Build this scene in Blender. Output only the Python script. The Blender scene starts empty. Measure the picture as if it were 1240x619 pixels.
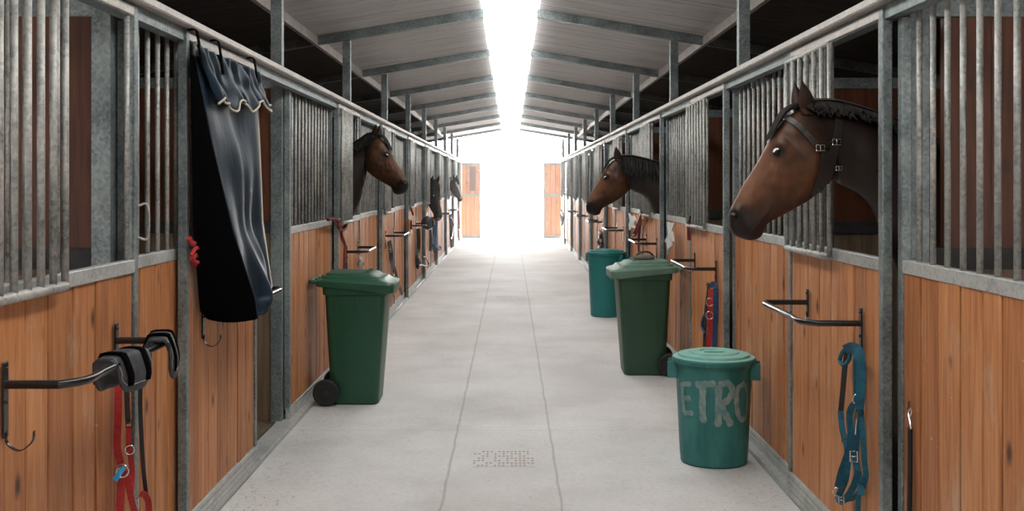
import bpy, bmesh, math, random
from mathutils import Vector, Matrix, noise
random.seed(7)
PI = math.pi
SC = bpy.context.scene
COL = SC.collection
F, VX, VY, EYE = 1300.0, 618.0, 224.0, 1.6     # focal length in pixels, vanishing point, eye height

def wall_pt(px, py, X):
    """point of the vertical plane x = X seen at a photo pixel"""
    y = F * X / (px - VX)
    return Vector((X, y, EYE - (py - VY) * y / F))

def depth_pt(px, py, y):
    return Vector(((px - VX) * y / F, y, EYE - (py - VY) * y / F))

# ------------------------------------------------------------------ materials
def mat(name, base=(.5, .5, .5), rough=.6, metal=0.0, spec=.5, build=None):
    m = bpy.data.materials.new(name); m.use_nodes = True
    nt = m.node_tree; b = nt.nodes['Principled BSDF']
    b.inputs['Base Color'].default_value = (*base, 1)
    b.inputs['Roughness'].default_value = rough
    b.inputs['Metallic'].default_value = metal
    b.inputs['Specular IOR Level'].default_value = spec
    if build: build(nt, b)
    return m

def N(nt, kind, **kw):
    n = nt.nodes.new(kind)
    for k, v in kw.items():
        if k in n.inputs.keys(): n.inputs[k].default_value = v
        else: setattr(n, k, v)
    return n

def L(nt, a, b): nt.links.new(a, b)

def ramp(nt, fac, stops):
    r = nt.nodes.new('ShaderNodeValToRGB'); cr = r.color_ramp
    while len(cr.elements) < len(stops): cr.elements.new(.5)
    for e, (p, c) in zip(cr.elements, stops):
        e.position = p; e.color = (*c, 1) if len(c) == 3 else c
    L(nt, fac, r.inputs['Fac']); return r.outputs['Color']

def coords(nt, scale=(1, 1, 1), kind='Object'):
    tc = nt.nodes.new('ShaderNodeTexCoord'); mp = nt.nodes.new('ShaderNodeMapping')
    mp.inputs['Scale'].default_value = scale
    L(nt, tc.outputs[kind], mp.inputs['Vector']); return mp.outputs['Vector']

def geo(nt, scale=(1, 1, 1)):
    tc = nt.nodes.new('ShaderNodeNewGeometry'); mp = nt.nodes.new('ShaderNodeMapping')
    mp.inputs['Scale'].default_value = scale
    L(nt, tc.outputs['Position'], mp.inputs['Vector']); return mp.outputs['Vector']

def mixc(nt, fac, a, b, mode='MIX'):
    m = nt.nodes.new('ShaderNodeMix'); m.data_type = 'RGBA'; m.blend_type = mode
    for sock, v in ((m.inputs['Factor'], fac), (m.inputs['A'], a), (m.inputs['B'], b)):
        if hasattr(v, 'is_output') or isinstance(v, bpy.types.NodeSocket): L(nt, v, sock)
        elif isinstance(v, (int, float)): sock.default_value = v
        else: sock.default_value = (*v, 1)
    return m.outputs['Result']

def bump(nt, b, h, dist=.002, st=.5):
    n = nt.nodes.new('ShaderNodeBump'); n.inputs['Distance'].default_value = dist; n.inputs['Strength'].default_value = st
    L(nt, h, n.inputs['Height']); L(nt, n.outputs['Normal'], b.inputs['Normal'])

def wood_build(dark, mid, light, knots=True, wear=True):
    def f(nt, b):
        at = N(nt, 'ShaderNodeAttribute', attribute_name='tint')
        g = geo(nt)
        off = nt.nodes.new('ShaderNodeVectorMath'); off.operation = 'MULTIPLY_ADD'
        L(nt, at.outputs['Vector'], off.inputs[0]); off.inputs[1].default_value = (37, 53, 29); L(nt, g, off.inputs[2])
        mp = nt.nodes.new('ShaderNodeMapping'); mp.inputs['Scale'].default_value = (16, 16, 1.1); L(nt, off.outputs[0], mp.inputs['Vector'])
        n1 = N(nt, 'ShaderNodeTexNoise', Scale=1.6, Detail=6.0, Roughness=.6, Distortion=.9); L(nt, mp.outputs[0], n1.inputs['Vector'])
        c = ramp(nt, n1.outputs['Fac'], [(.3, dark), (.5, mid), (.72, light)])
        mp2 = nt.nodes.new('ShaderNodeMapping'); mp2.inputs['Scale'].default_value = (120, 120, 3); L(nt, off.outputs[0], mp2.inputs['Vector'])
        n2 = N(nt, 'ShaderNodeTexNoise', Scale=1.0, Detail=3.0); L(nt, mp2.outputs[0], n2.inputs['Vector'])
        c = mixc(nt, .35, c, ramp(nt, n2.outputs['Fac'], [(.3, (.62, .60, .58)), (.6, (1, 1, 1))]), 'MULTIPLY')
        c = mixc(nt, .9, c, ramp(nt, at.outputs['Fac'], [(.28, (.68, .60, .54)), (.5, (.92, .88, .84)), (.72, (1.0, 1.0, 1.0))]), 'MULTIPLY')
        if knots:
            mp3 = nt.nodes.new('ShaderNodeMapping'); mp3.inputs['Scale'].default_value = (6.5, 6.5, 3.6); L(nt, off.outputs[0], mp3.inputs['Vector'])
            v = N(nt, 'ShaderNodeTexVoronoi', Scale=1.0); L(nt, mp3.outputs[0], v.inputs['Vector'])
            k = ramp(nt, v.outputs['Distance'], [(.05, (.95, .95, .95)), (.11, (.5, .5, .5)), (.17, (0, 0, 0))])
            c = mixc(nt, k, c, (.06, .022, .01))
        if wear:
            n3 = N(nt, 'ShaderNodeTexNoise', Scale=2.2, Detail=8.0, Roughness=.75)
            mp4 = nt.nodes.new('ShaderNodeMapping'); mp4.inputs['Scale'].default_value = (3, 3, 1.2); L(nt, g, mp4.inputs['Vector']); L(nt, mp4.outputs[0], n3.inputs['Vector'])
            w = ramp(nt, n3.outputs['Fac'], [(.55, (0, 0, 0)), (.72, (.75, .75, .75))])
            c = mixc(nt, w, c, (.52, .37, .26))
            n5 = N(nt, 'ShaderNodeTexNoise', Scale=28.0, Detail=3.0); L(nt, g, n5.inputs['Vector'])
            w2 = ramp(nt, n5.outputs['Fac'], [(.73, (0, 0, 0)), (.76, (.8, .8, .8))])
            c = mixc(nt, w2, c, (.6, .55, .48))
        L(nt, c, b.inputs['Base Color']); bump(nt, b, n2.outputs['Fac'], .0015, .4)
    return f

def steel_build(a, b_, c_):
    def f(nt, b):
        g = geo(nt)
        v = N(nt, 'ShaderNodeTexVoronoi', Scale=85.0); L(nt, g, v.inputs['Vector'])
        n = N(nt, 'ShaderNodeTexNoise', Scale=5.0, Detail=7.0, Roughness=.65); L(nt, g, n.inputs['Vector'])
        bw = nt.nodes.new('ShaderNodeRGBToBW'); L(nt, v.outputs['Color'], bw.inputs[0])
        m = nt.nodes.new('ShaderNodeMath'); m.operation = 'MULTIPLY_ADD'; L(nt, bw.outputs[0], m.inputs[0]); m.inputs[1].default_value = .28
        L(nt, n.outputs['Fac'], m.inputs[2])
        c = ramp(nt, m.outputs[0], [(.42, a), (.62, b_), (.85, c_)])
        L(nt, c, b.inputs['Base Color'])
        L(nt, ramp(nt, n.outputs['Fac'], [(.3, (.38, .38, .38)), (.7, (.62, .62, .62))]), b.inputs['Roughness'])
        bump(nt, b, m.outputs[0], .0008, .3)
    return f

def noisy(a, b_, scale=6.0, lo=.35, hi=.65, bumpd=.0, stretch=(1, 1, 1), detail=5.0):
    def f(nt, b):
        g = coords(nt, stretch)
        n = N(nt, 'ShaderNodeTexNoise', Scale=scale, Detail=detail, Roughness=.6); L(nt, g, n.inputs['Vector'])
        L(nt, ramp(nt, n.outputs['Fac'], [(lo, a), (hi, b_)]), b.inputs['Base Color'])
        if bumpd: bump(nt, b, n.outputs['Fac'], bumpd, .6)
    return f

def floor_build(nt, b):
    g = geo(nt)
    n = N(nt, 'ShaderNodeTexNoise', Scale=1.1, Detail=9.0, Roughness=.62); L(nt, g, n.inputs['Vector'])
    c = ramp(nt, n.outputs['Fac'], [(.3, (.51, .51, .50)), (.5, (.62, .625, .62)), (.7, (.70, .71, .71))])
    n2 = N(nt, 'ShaderNodeTexNoise', Scale=34.0, Detail=5.0, Roughness=.7); L(nt, g, n2.inputs['Vector'])
    c = mixc(nt, .55, c, ramp(nt, n2.outputs['Fac'], [(.3, (.72, .70, .68)), (.52, (1, 1, 1))]), 'MULTIPLY')
    n3 = N(nt, 'ShaderNodeTexNoise', Scale=120.0, Detail=2.0); L(nt, g, n3.inputs['Vector'])
    c = mixc(nt, ramp(nt, n3.outputs['Fac'], [(.68, (0, 0, 0)), (.74, (.7, .7, .7))]), c, (.33, .28, .24))
    n6 = N(nt, 'ShaderNodeTexNoise', Scale=.45, Detail=5.0, Roughness=.55); L(nt, geo(nt, (1.2, .7, 1)), n6.inputs['Vector'])
    c = mixc(nt, ramp(nt, n6.outputs['Fac'], [(.45, (0, 0, 0)), (.70, (.7, .7, .7))]), c, (.46, .44, .415))
    sx = nt.nodes.new('ShaderNodeSeparateXYZ'); L(nt, g, sx.inputs[0])
    wob = N(nt, 'ShaderNodeTexNoise', Scale=3.0, Detail=6.0, Roughness=.7); L(nt, geo(nt, (.0, 1, 0)), wob.inputs['Vector'])
    wo = nt.nodes.new('ShaderNodeMath'); wo.operation = 'MULTIPLY_ADD'; L(nt, wob.outputs['Fac'], wo.inputs[0]); wo.inputs[1].default_value = .035; L(nt, sx.outputs[0], wo.inputs[2])
    for x0, w in ((-.327, .007), (.273, .006)):
        s = nt.nodes.new('ShaderNodeMath'); s.operation = 'SUBTRACT'; L(nt, wo.outputs[0], s.inputs[0]); s.inputs[1].default_value = x0
        a = nt.nodes.new('ShaderNodeMath'); a.operation = 'ABSOLUTE'; L(nt, s.outputs[0], a.inputs[0])
        k = ramp(nt, a.outputs[0], [(w * .2, (.55, .55, .55)), (w * 1.6, (0, 0, 0))])
        c = mixc(nt, k, c, (.23, .20, .17))
    my = nt.nodes.new('ShaderNodeMath'); my.operation = 'PINGPONG'; L(nt, sx.outputs[1], my.inputs[0]); my.inputs[1].default_value = 3.5
    a2 = nt.nodes.new('ShaderNodeMath'); a2.operation = 'COMPARE'; L(nt, my.outputs[0], a2.inputs[0]); a2.inputs[1].default_value = 0.0; a2.inputs[2].default_value = .006
    f = nt.nodes.new('ShaderNodeMath'); f.operation = 'MULTIPLY'; L(nt, a2.outputs[0], f.inputs[0]); f.inputs[1].default_value = .35
    c = mixc(nt, f.outputs[0], c, (.30, .27, .24))
    L(nt, c, b.inputs['Base Color']); bump(nt, b, n2.outputs['Fac'], .003, .35)

def roof_build(nt, b):
    g = geo(nt, (.6, 7, 1))
    n = N(nt, 'ShaderNodeTexNoise', Scale=1.6, Detail=8.0, Roughness=.65); L(nt, g, n.inputs['Vector'])
    c = ramp(nt, n.outputs['Fac'], [(.3, (.42, .40, .385)), (.5, (.66, .655, .65)), (.72, (.80, .81, .81))])
    n2 = N(nt, 'ShaderNodeTexNoise', Scale=9.0, Detail=6.0, Roughness=.8); L(nt, geo(nt, (1, 2.4, 1)), n2.inputs['Vector'])
    c = mixc(nt, ramp(nt, n2.outputs['Fac'], [(.58, (0, 0, 0)), (.70, (.75, .75, .75))]), c, (.17, .15, .14))
    L(nt, c, b.inputs['Base Color']); bump(nt, b, n.outputs['Fac'], .003, .4)

M = {}
M['wood'] = mat('pine_boards', rough=.5, spec=.35, build=wood_build((.36, .135, .048), (.54, .228, .088), (.66, .325, .145)))
M['panel'] = mat('shade_darkened_panel_wood', rough=.55, build=wood_build((.06, .018, .008), (.115, .036, .013), (.16, .056, .022), wear=False))  # brown wood with the dimness of the stalls worked into its colour
M['pale'] = mat('pale_board', rough=.7, build=wood_build((.20, .145, .09), (.27, .20, .13), (.33, .26, .17), wear=False))
M['darkboard'] = mat('dark_rubber_board', rough=.8, build=noisy((.02, .02, .02), (.05, .048, .045), 8))
M['steel'] = mat('galvanized_steel', rough=.5, metal=.45, build=steel_build((.105, .13, .132), (.20, .238, .243), (.33, .375, .37)))
M['bar'] = mat('weathered_steel_bar', rough=.5, metal=.4, build=steel_build((.17, .18, .17), (.34, .345, .325), (.52, .51, .47)))
M['rail'] = mat('pale_top_rail', rough=.6, metal=.25, build=steel_build((.33, .30, .28), (.46, .43, .40), (.58, .55, .52)))
M['alu'] = mat('dull_aluminium', rough=.5, metal=.35, build=steel_build((.30, .325, .32), (.46, .48, .465), (.58, .59, .57)))
M['floor'] = mat('worn_concrete', rough=.72, build=floor_build)
M['roof'] = mat('whitewashed_roof_boards', rough=.75, build=roof_build)
M['roofdark'] = mat('shade_dark_roof_boards', rough=.85, spec=.2, build=noisy((.03, .027, .025), (.075, .066, .06), 4, stretch=(1, 6, 1)))  # outer roof boards coloured near black to carry the shade above the stalls
M['gap'] = mat('gap_shade_backing', (.02, .012, .008), .9, spec=.1)  # backing sheet added near black so the board gaps look shaded
M['bed'] = mat('straw_bedding', rough=.9, build=noisy((.05, .035, .02), (.18, .135, .085), 60, bumpd=.01))
M['straw'] = mat('straw_bits', (.50, .42, .30), .9)
M['black'] = mat('black_painted_steel', (.012, .012, .013), .22, 0, .6)
M['chrome'] = mat('nickel', (.62, .61, .58), .22, 1)
M['green'] = mat('green_bin_plastic', rough=.42, build=noisy((.010, .068, .034), (.016, .090, .048), 5, stretch=(1, 1, .4)))
M['dkgreen'] = mat('dark_green_bin_plastic', rough=.45, build=noisy((.016, .058, .032), (.026, .080, .046), 5, stretch=(1, 1, .4)))
M['olive'] = mat('faded_green_lid_plastic', rough=.5, build=noisy((.085, .17, .125), (.12, .215, .16), 7))
M['tyre'] = mat('black_rubber', (.012, .012, .012), .6)
M['teal'] = mat('deep_teal_plastic', rough=.4, build=noisy((.004, .15, .15), (.008, .18, .175), 5, stretch=(1, 1, .3)))
M['teal2'] = mat('worn_teal_plastic', rough=.5, build=noisy((.008, .125, .12), (.05, .23, .215), 9, .32, .72, stretch=(1, 1, .35), detail=8))
M['teallid'] = mat('bleached_teal_lid', rough=.5, build=noisy((.16, .42, .36), (.26, .52, .45), 8))
M['spray'] = mat('grey_spray_paint', rough=.7, build=noisy((.12, .25, .235), (.30, .345, .335), 22))
M['navycloth'] = mat('navy_black_coated_cloth', rough=.50, spec=.24, build=noisy((.004, .012, .021), (.009, .024, .040), 7, bumpd=.006, stretch=(2, 2, 1)))
M['blackcloth'] = mat('black_strap_and_flap_shade', (.0025, .0025, .003), rough=1.0, spec=.02)  # black for straps, and painted shade for the rug's side flap
M['piping'] = mat('cream_piping', (.55, .50, .40), .8)
M['red'] = mat('red_webbing', rough=.8, build=noisy((.34, .018, .018), (.48, .035, .03), 60))
M['darkred'] = mat('dark_red_rope', rough=.85, build=noisy((.10, .012, .016), (.17, .02, .025), 60))
M['blue'] = mat('petrol_blue_webbing', rough=.8, build=noisy((.003, .07, .115), (.008, .11, .165), 60))
M['navy'] = mat('navy_webbing', rough=.8, build=noisy((.010, .035, .09), (.02, .055, .13), 60))
M['leather'] = mat('dark_leather', (.016, .012, .010), .42)
M['boot'] = mat('grey_neoprene', rough=.6, build=noisy((.030, .032, .036), (.055, .058, .064), 30, bumpd=.001))
M['bluetag'] = mat('bright_blue_plastic', (.01, .27, .55), .4)
M['white'] = mat('white_cloth', (.62, .62, .60), .9)
M['orange'] = mat('tan_leather', (.38, .16, .05), .6)
M['greyfelt'] = mat('grey_brown_pad', (.20, .175, .155), .8)
M['lime'] = mat('muted_grey_lead', (.32, .32, .31), .6)

def skylight_mat():
    m = bpy.data.materials.new('lit_skylight_sheet'); m.use_nodes = True; nt = m.node_tree
    b = nt.nodes['Principled BSDF']; b.inputs['Base Color'].default_value = (.8, .8, .8, 1); b.inputs['Roughness'].default_value = .6
    b.inputs['Emission Color'].default_value = (1, .985, .96, 1); b.inputs['Emission Strength'].default_value = SKY_L
    return m
SKY_L = 8.2
GLARE_DENSITY = .018  # density of the scattering volume added for the exit glare
M['sky'] = skylight_mat()

# coat: colour per vertex (markings, with highlight and shade painted in)
def coat_mat(name, rough=.46):
    def f(nt, b):
        at = N(nt, 'ShaderNodeVertexColor', layer_name='coat')
        n = N(nt, 'ShaderNodeTexNoise', Scale=22.0, Detail=6.0, Roughness=.6); L(nt, coords(nt, (1, 1, 1)), n.inputs['Vector'])
        c = mixc(nt, .5, at.outputs['Color'], ramp(nt, n.outputs['Fac'], [(.3, (.6, .6, .6)), (.6, (1, 1, 1))]), 'MULTIPLY')
        L(nt, c, b.inputs['Base Color'])
        n2 = N(nt, 'ShaderNodeTexNoise', Scale=160.0, Detail=2.0); L(nt, coords(nt), n2.inputs['Vector'])
        bump(nt, b, n2.outputs['Fac'], .0012, .35)
        b.inputs['Sheen Weight'].default_value = .0
    return mat(name, rough=rough, spec=.32, build=f)
M['coat'] = coat_mat('horse_coat')
M['eye'] = mat('eye', (.004, .003, .0025), .32, spec=.25)
M['hair'] = mat('black_horsehair', rough=.6, spec=.2, build=noisy((.006, .005, .005), (.018, .014, .012), 40, stretch=(1, 1, .3)))

# ------------------------------------------------------------------ mesh building
class MB:
    def __init__(s): s.bm = bmesh.new(); s.tl = s.bm.verts.layers.float_color.new('tint'); s.mi = 0
    def _t(s, vs, t=None):
        r = (random.random(), random.random(), random.random(), 1) if t is None else t
        for v in vs: v[s.tl] = r
    def box(s, x0, x1, y0, y1, z0, z1, bev=0.0, t=None, rot=None):
        g = bmesh.ops.create_cube(s.bm, size=1)
        vs = g['verts']
        for v in vs: v.co = Vector(((x0 + x1) / 2 + v.co.x * (x1 - x0), (y0 + y1) / 2 + v.co.y * (y1 - y0), (z0 + z1) / 2 + v.co.z * (z1 - z0)))
        if bev > 0:
            es = list({e for v in vs for e in v.link_edges})
            r = bmesh.ops.bevel(s.bm, geom=es, offset=bev, segments=1, affect='EDGES')
            vs = list(set(r['verts']) | {v for f in r['faces'] for v in f.verts})
            vs = [v for v in vs if v.is_valid]
            # collect the entire island
            seen = set(vs); st = list(vs)
            while st:
                v = st.pop()
                for e in v.link_edges:
                    o = e.other_vert(v)
                    if o not in seen: seen.add(o); st.append(o)
            vs = list(seen)
        if rot: 
            for v in vs: v.co = rot @ v.co
        s._t(vs, t); return vs
    def cyl(s, a, b, r, n=12, r2=None, cap=True, smooth=True):
        return s.tube([a, b], r if r2 is None else [r, r2], n, cap, smooth)
    def tube(s, pts, r, n=10, cap=True, smooth=True, closed=False, flat=None):
        pts = [Vector(p) for p in pts]; k = len(pts)
        rr = r if isinstance(r, (list, tuple)) else [r] * k
        rings = []; up = None
        for i, p in enumerate(pts):
            if closed: t = pts[(i + 1) % k] - pts[i - 1]
            else: t = pts[min(i + 1, k - 1)] - pts[max(i - 1, 0)]
            t = t.normalized() if t.length > 1e-9 else Vector((0, 0, 1))
            if up is None:
                up = Vector((0, 0, 1)) if abs(t.z) < .9 else Vector((1, 0, 0))
            u = (up - t * up.dot(t))
            u = u.normalized() if u.length > 1e-6 else t.orthogonal().normalized()
            up = u; w = t.cross(u)
            rings.append([s.bm.verts.new(p + (u * math.cos(a) + w * math.sin(a)) * rr[i]) for a in [2 * PI * j / n for j in range(n)]])
        s._loft(rings, cap and not closed, smooth, closed)
        return rings
    def _loft(s, rings, cap=True, smooth=True, closed=False):
        n = len(rings[0]); tot = len(rings)
        for i in range(tot if closed else tot - 1):
            A, B = rings[i], rings[(i + 1) % tot]
            for j in range(n):
                f = s.bm.faces.new((A[j], A[(j + 1) % n], B[(j + 1) % n], B[j])); f.smooth = smooth; f.material_index = s.mi
        if cap:
            for R in (rings[0][::-1], rings[-1]):
                f = s.bm.faces.new(R); f.material_index = s.mi
        s._t([v for R in rings for v in R])
    def loft(s, ringpts, cap=True, smooth=True, closed=False):
        rings = [[s.bm.verts.new(p) for p in R] for R in ringpts]
        s._loft(rings, cap, smooth, closed); return rings
    def lathe(s, prof, n=48, c=(0, 0, 0), cap=False, smooth=True, sx=1, sy=1):
        c = Vector(c)
        return s.loft([[c + Vector((sx * r * math.cos(2 * PI * j / n), sy * r * math.sin(2 * PI * j / n), z)) for j in range(n)] for r, z in prof], cap, smooth)
    def sphere(s, c, r, sx=1, sy=1, sz=1, seg=16, mtx=None):
        g = bmesh.ops.create_uvsphere(s.bm, u_segments=seg, v_segments=max(6, seg // 2), radius=r)
        for v in g['verts']:
            q = Vector((v.co.x * sx, v.co.y * sy, v.co.z * sz))
            if mtx: q = mtx @ q
            v.co = q + Vector(c)
        for f in {f for v in g['verts'] for f in v.link_faces}: f.smooth = True; f.material_index = s.mi
        s._t(g['verts'])
    def torus(s, c, R, r, axis=(0, 0, 1), n=20, m=8, sx=1, sy=1):
        ax = Vector(axis).normalized(); u = ax.orthogonal().normalized(); w = ax.cross(u)
        s.tube([Vector(c) + (u * math.cos(a) * sx + w * math.sin(a) * sy) * R for a in [2 * PI * i / n for i in range(n)]], r, m, closed=True)
    def ribbon(s, pts, w, th, nrm, smooth_n=6, taper=None):
        """flat strap of width w, thickness th along pts; nrm = facing direction"""
        pts = spline(pts, smooth_n) if smooth_n and len(pts) > 2 else [Vector(p) for p in pts]
        nrm = Vector(nrm).normalized(); R = []
        for i, p in enumerate(pts):
            t = (pts[min(i + 1, len(pts) - 1)] - pts[max(i - 1, 0)]).normalized()
            nn = nrm - t * nrm.dot(t); nn = nn.normalized() if nn.length > .05 else t.orthogonal().normalized()
            sd = t.cross(nn).normalized(); ww = w * (taper(i / (len(pts) - 1)) if taper else 1)
            R.append([p + sd * ww / 2 + nn * th / 2, p - sd * ww / 2 + nn * th / 2, p - sd * ww / 2 - nn * th / 2, p + sd * ww / 2 - nn * th / 2])
        s.loft(R, True, False)
    def grid(s, P, th=0.0, smooth=True, mi=None):
        """P[i][j] points; optional thickness added by solidify later"""
        V = [[s.bm.verts.new(p) for p in row] for row in P]
        for i in range(len(V) - 1):
            for j in range(len(V[0]) - 1):
                f = s.bm.faces.new((V[i][j], V[i][j + 1], V[i + 1][j + 1], V[i + 1][j])); f.smooth = smooth; f.material_index = s.mi
        s._t([v for r in V for v in r]); return V
    def prism(s, poly, y0, y1, axis='y'):
        """extrude a polygon (list of (x,z)) from y0 to y1"""
        def mk(p, y): return Vector((p[0], y, p[1])) if axis == 'y' else (Vector((y, p[0], p[1])) if axis == 'x' else Vector((p[0], p[1], y)))
        A = [s.bm.verts.new(mk(p, y0)) for p in poly]; B = [s.bm.verts.new(mk(p, y1)) for p in poly]; n = len(poly)
        s.bm.faces.new(A[::-1]); s.bm.faces.new(B)
        for j in range(n): s.bm.faces.new((A[j], A[(j + 1) % n], B[(j + 1) % n], B[j]))
        s._t(A + B)
    def build(s, name, m, parent=None, solid=0.0, sub=0, loc=None, label=None, offset=0, sharp=.55):
        bmesh.ops.recalc_face_normals(s.bm, faces=s.bm.faces)
        if sharp:
            for ed in s.bm.edges:
                if len(ed.link_faces) == 2 and ed.calc_face_angle(0) > sharp: ed.smooth = False
        me = bpy.data.meshes.new(name); s.bm.to_mesh(me); s.bm.free()
        for mm in (m if isinstance(m, (list, tuple)) else [m]): me.materials.append(mm)
        o = bpy.data.objects.new(name, me); COL.objects.link(o)
        if parent: o.parent = parent
        if loc: o.location = loc
        if solid:
            md = o.modifiers.new('thickness', 'SOLIDIFY'); md.thickness = solid; md.offset = offset
        if sub:
            md = o.modifiers.new('smooth', 'SUBSURF'); md.levels = sub; md.render_levels = sub
        if label: o['label'] = label
        return o

def spline(pts, n=6):
    pts = [Vector(p) for p in pts]; out = []
    P = [pts[0] * 2 - pts[1]] + pts + [pts[-1] * 2 - pts[-2]]
    for i in range(1, len(P) - 2):
        a, b, c, d = P[i - 1:i + 3]
        for k in range(n):
            t = k / n
            out.append(.5 * ((2 * b) + (c - a) * t + (2 * a - 5 * b + 4 * c - d) * t * t + (3 * b - a - 3 * c + d) * t ** 3))
    out.append(pts[-1]); return out

def tag(o, label=None, cat=None, group=None, kind=None):
    if label: o['label'] = label
    if cat: o['category'] = cat
    if group: o['group'] = group
    if kind: o['kind'] = kind
    return o

def empty(name, loc, rz=0.0):
    o = bpy.data.objects.new(name, None); COL.objects.link(o); o.location = loc; o.rotation_euler = (0, 0, rz); o.empty_display_size = .1
    return o

def copy_tree(o, parent=None):
    c = o.copy(); COL.objects.link(c)
    if parent: c.parent = parent
    for ch in [x for x in list(o.children)]: copy_tree(ch, c)
    return c

ORD = ['first', 'second', 'third', 'fourth', 'fifth', 'sixth', 'seventh', 'eighth', 'ninth', 'tenth', 'eleventh']
PITCH = 3.04
D = [1.06 + PITCH * i for i in range(11)]          # stall dividers along the aisle, 1.06 .. 31.46
XF = 1.42                                          # door faces stand at x = -1.42 and x = +1.42
ZM0, ZM1 = 1.268, 1.318                            # middle rail
ZT = 2.285                                         # underside of the top rail

# ------------------------------------------------------------------ setting
def structure(o): o['kind'] = 'structure'; return o
b = MB(); b.box(-5.0, 5.0, -1.5, 70, -.2, 0); structure(b.build('floor', M['floor']))
b = MB(); b.box(-60, -5.0, 20, 120, -.25, -.02); b.box(5.0, 60, 20, 120, -.25, -.02); b.box(-5, 5, 70, 120, -.25, -.02)
structure(b.build('ground', M['floor']))

SL = .165
def roofz(x): return 3.29 - SL * abs(x)
for sd in (-1, 1):
    b = MB()
    b.prism([(sd * .27, roofz(.27) + .02), (sd * 1.84, roofz(1.84) + .02), (sd * 1.84, roofz(1.84) + .09), (sd * .27, roofz(.27) + .09)], -1.2, 32.5)
    structure(b.build('ceiling', M['roof']))
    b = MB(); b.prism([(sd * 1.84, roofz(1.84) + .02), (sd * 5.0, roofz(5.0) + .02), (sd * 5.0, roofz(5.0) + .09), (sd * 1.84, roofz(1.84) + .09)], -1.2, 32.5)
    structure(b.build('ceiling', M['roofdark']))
    for y in [2.5] + D[1:]:
        if y < 3: continue
        b = MB(); b.prism([(sd * .25, roofz(.25) - .062), (sd * 4.9, roofz(4.9) - .062), (sd * 4.9, roofz(4.9) + .019), (sd * .25, roofz(.25) + .019)], y - .035, y + .035)
        structure(b.build('roof_rafter', M['steel']))
        b = MB(); x = sd * 1.55
        b.box(x - .036, x + .036, y - .036, y + .036, 0, roofz(1.56) - .07)
        structure(b.build('steel_column', M['steel']))
    b = MB(); b.box(sd * 1.84 - .02, sd * 1.84 + .02, -1.2, 31.7, roofz(1.84) - .065, roofz(1.84) + .018)
    structure(b.build('roof_purlin', M['rail']))
    # outer wall of the stalls
    b = MB()
    y = -.4
    while y < 31.5:
        b.box(sd * 4.84, sd * 4.9, y, y + .142, 0, roofz(4.9) + .03); y += .145
    structure(b.build('wall_left' if sd < 0 else 'wall_right', M['panel']))
    b = MB(); b.box(min(sd * 1.56, sd * 4.79), max(sd * 1.56, sd * 4.79), .5, 31.46, .0, .03)
    o = b.build('straw_bedding', M['bed'])
    tag(o, 'straw bedding covering the floor of the stalls in the ' + ('left' if sd < 0 else 'right') + ' row', 'bedding', kind='stuff')
# translucent ridge sheet letting the daylight in
b = MB(); b.prism([(-.235, 3.30), (-.228, 3.235), (-.19, 3.215), (.19, 3.215), (.228, 3.235), (.235, 3.30), (.22, 3.30), (.213, 3.245), (-.213, 3.245), (-.22, 3.30)], -1.2, 32.5)
structure(b.build('window_1', M['sky'])); 
for sd in (-1, 1):
    b = MB(); b.box(sd * .243 - .005, sd * .243 + .005, -1.2, 32.5, 3.30, 3.42)
    structure(b.build('trim_1' if sd < 0 else 'trim_2', M['white']))
b = MB(); b.box(-.3, .3, -1.2, 32.5, 3.42, 3.44); structure(b.build('ceiling_ridge', M['roof']))
# partitions between the stalls
for sd in (-1, 1):
    for i, y in enumerate(D):
        if i == 0: continue
        e = empty('stall_partition', (sd * 3.2, y, 0)); structure(e)
        b = MB()
        x = -1.55
        while x < 1.6:
            b.box(x, min(x + .178, 1.62), -.02, .02, 1.36, 2.24); x += .18
        b.build('upper_boards', M['panel'], e)
        b = MB(); x = -1.55
        while x < 1.6:
            b.box(x, min(x + .178, 1.62), -.02, .02, .03, 1.28); x += .18
        b.build('lower_boards', M['pale'], e)
        b = MB(); b.box(-1.6, 1.62, -.035, .035, 1.28, 1.36); b.build('middle_rail', M['darkboard'], e)
        b = MB(); b.box(-1.6, 1.62, -.03, .03, 2.24, 2.31); b.build('top_rail', M['steel'], e)
b = MB(); b.box(-5.0, 5.0, -1.35, -1.2, 0, 3.6); structure(b.build('light_block_wall', M['panel']))  # unseen wall added behind the camera to keep daylight out
# long top rails over the stall fronts
for sd in (-1, 1):
    b = MB(); xa, xb = sorted((sd * 1.385, sd * 1.475)); b.box(xa, xb, .9, 31.5, ZT + .005, ZT + .04, .006)
    o = b.build('top_rail', M['rail'])
    tag(o, 'long pale steel rail along the top of the ' + ('left' if sd < 0 else 'right') + ' row of stalls', 'rail')
    b = MB(); xa, xb = sorted((sd * 1.43, sd * 1.49)); b.box(xa, xb, .9, 31.5, ZT - .05, ZT + .002)
    b.build('door_track', M['steel'], o)
    b = MB(); xa, xb = sorted((sd * 1.425, sd * 1.55)); b.box(xa, xb, .9, 31.46, 0, .035, .005)
    structure(b.build('threshold_left' if sd < 0 else 'threshold_right', M['alu']))

# ------------------------------------------------------------------ stall fronts
# local frame: x along the wall away from the divider, y out towards the aisle (0 = door face), z up
def boards(x0, x1, y0, y1, z0, z1, w=.165):
    b = MB(); n = max(1, round((x1 - x0) / w)); ws = [random.uniform(.82, 1.18) for _ in range(n)]; k = (x1 - x0) / sum(ws); x = x0
    for i in range(n):
        e = x + ws[i] * k
        b.box(x + .006, e - .006, y0, y1 - random.uniform(0, .004), z0, z1, .003); x = e
    for f in {f for v in b.box(x0, x1, y0 - .006, y0 + .012, z0, z1) for f in v.link_faces}: f.material_index = 1
    return b

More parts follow.
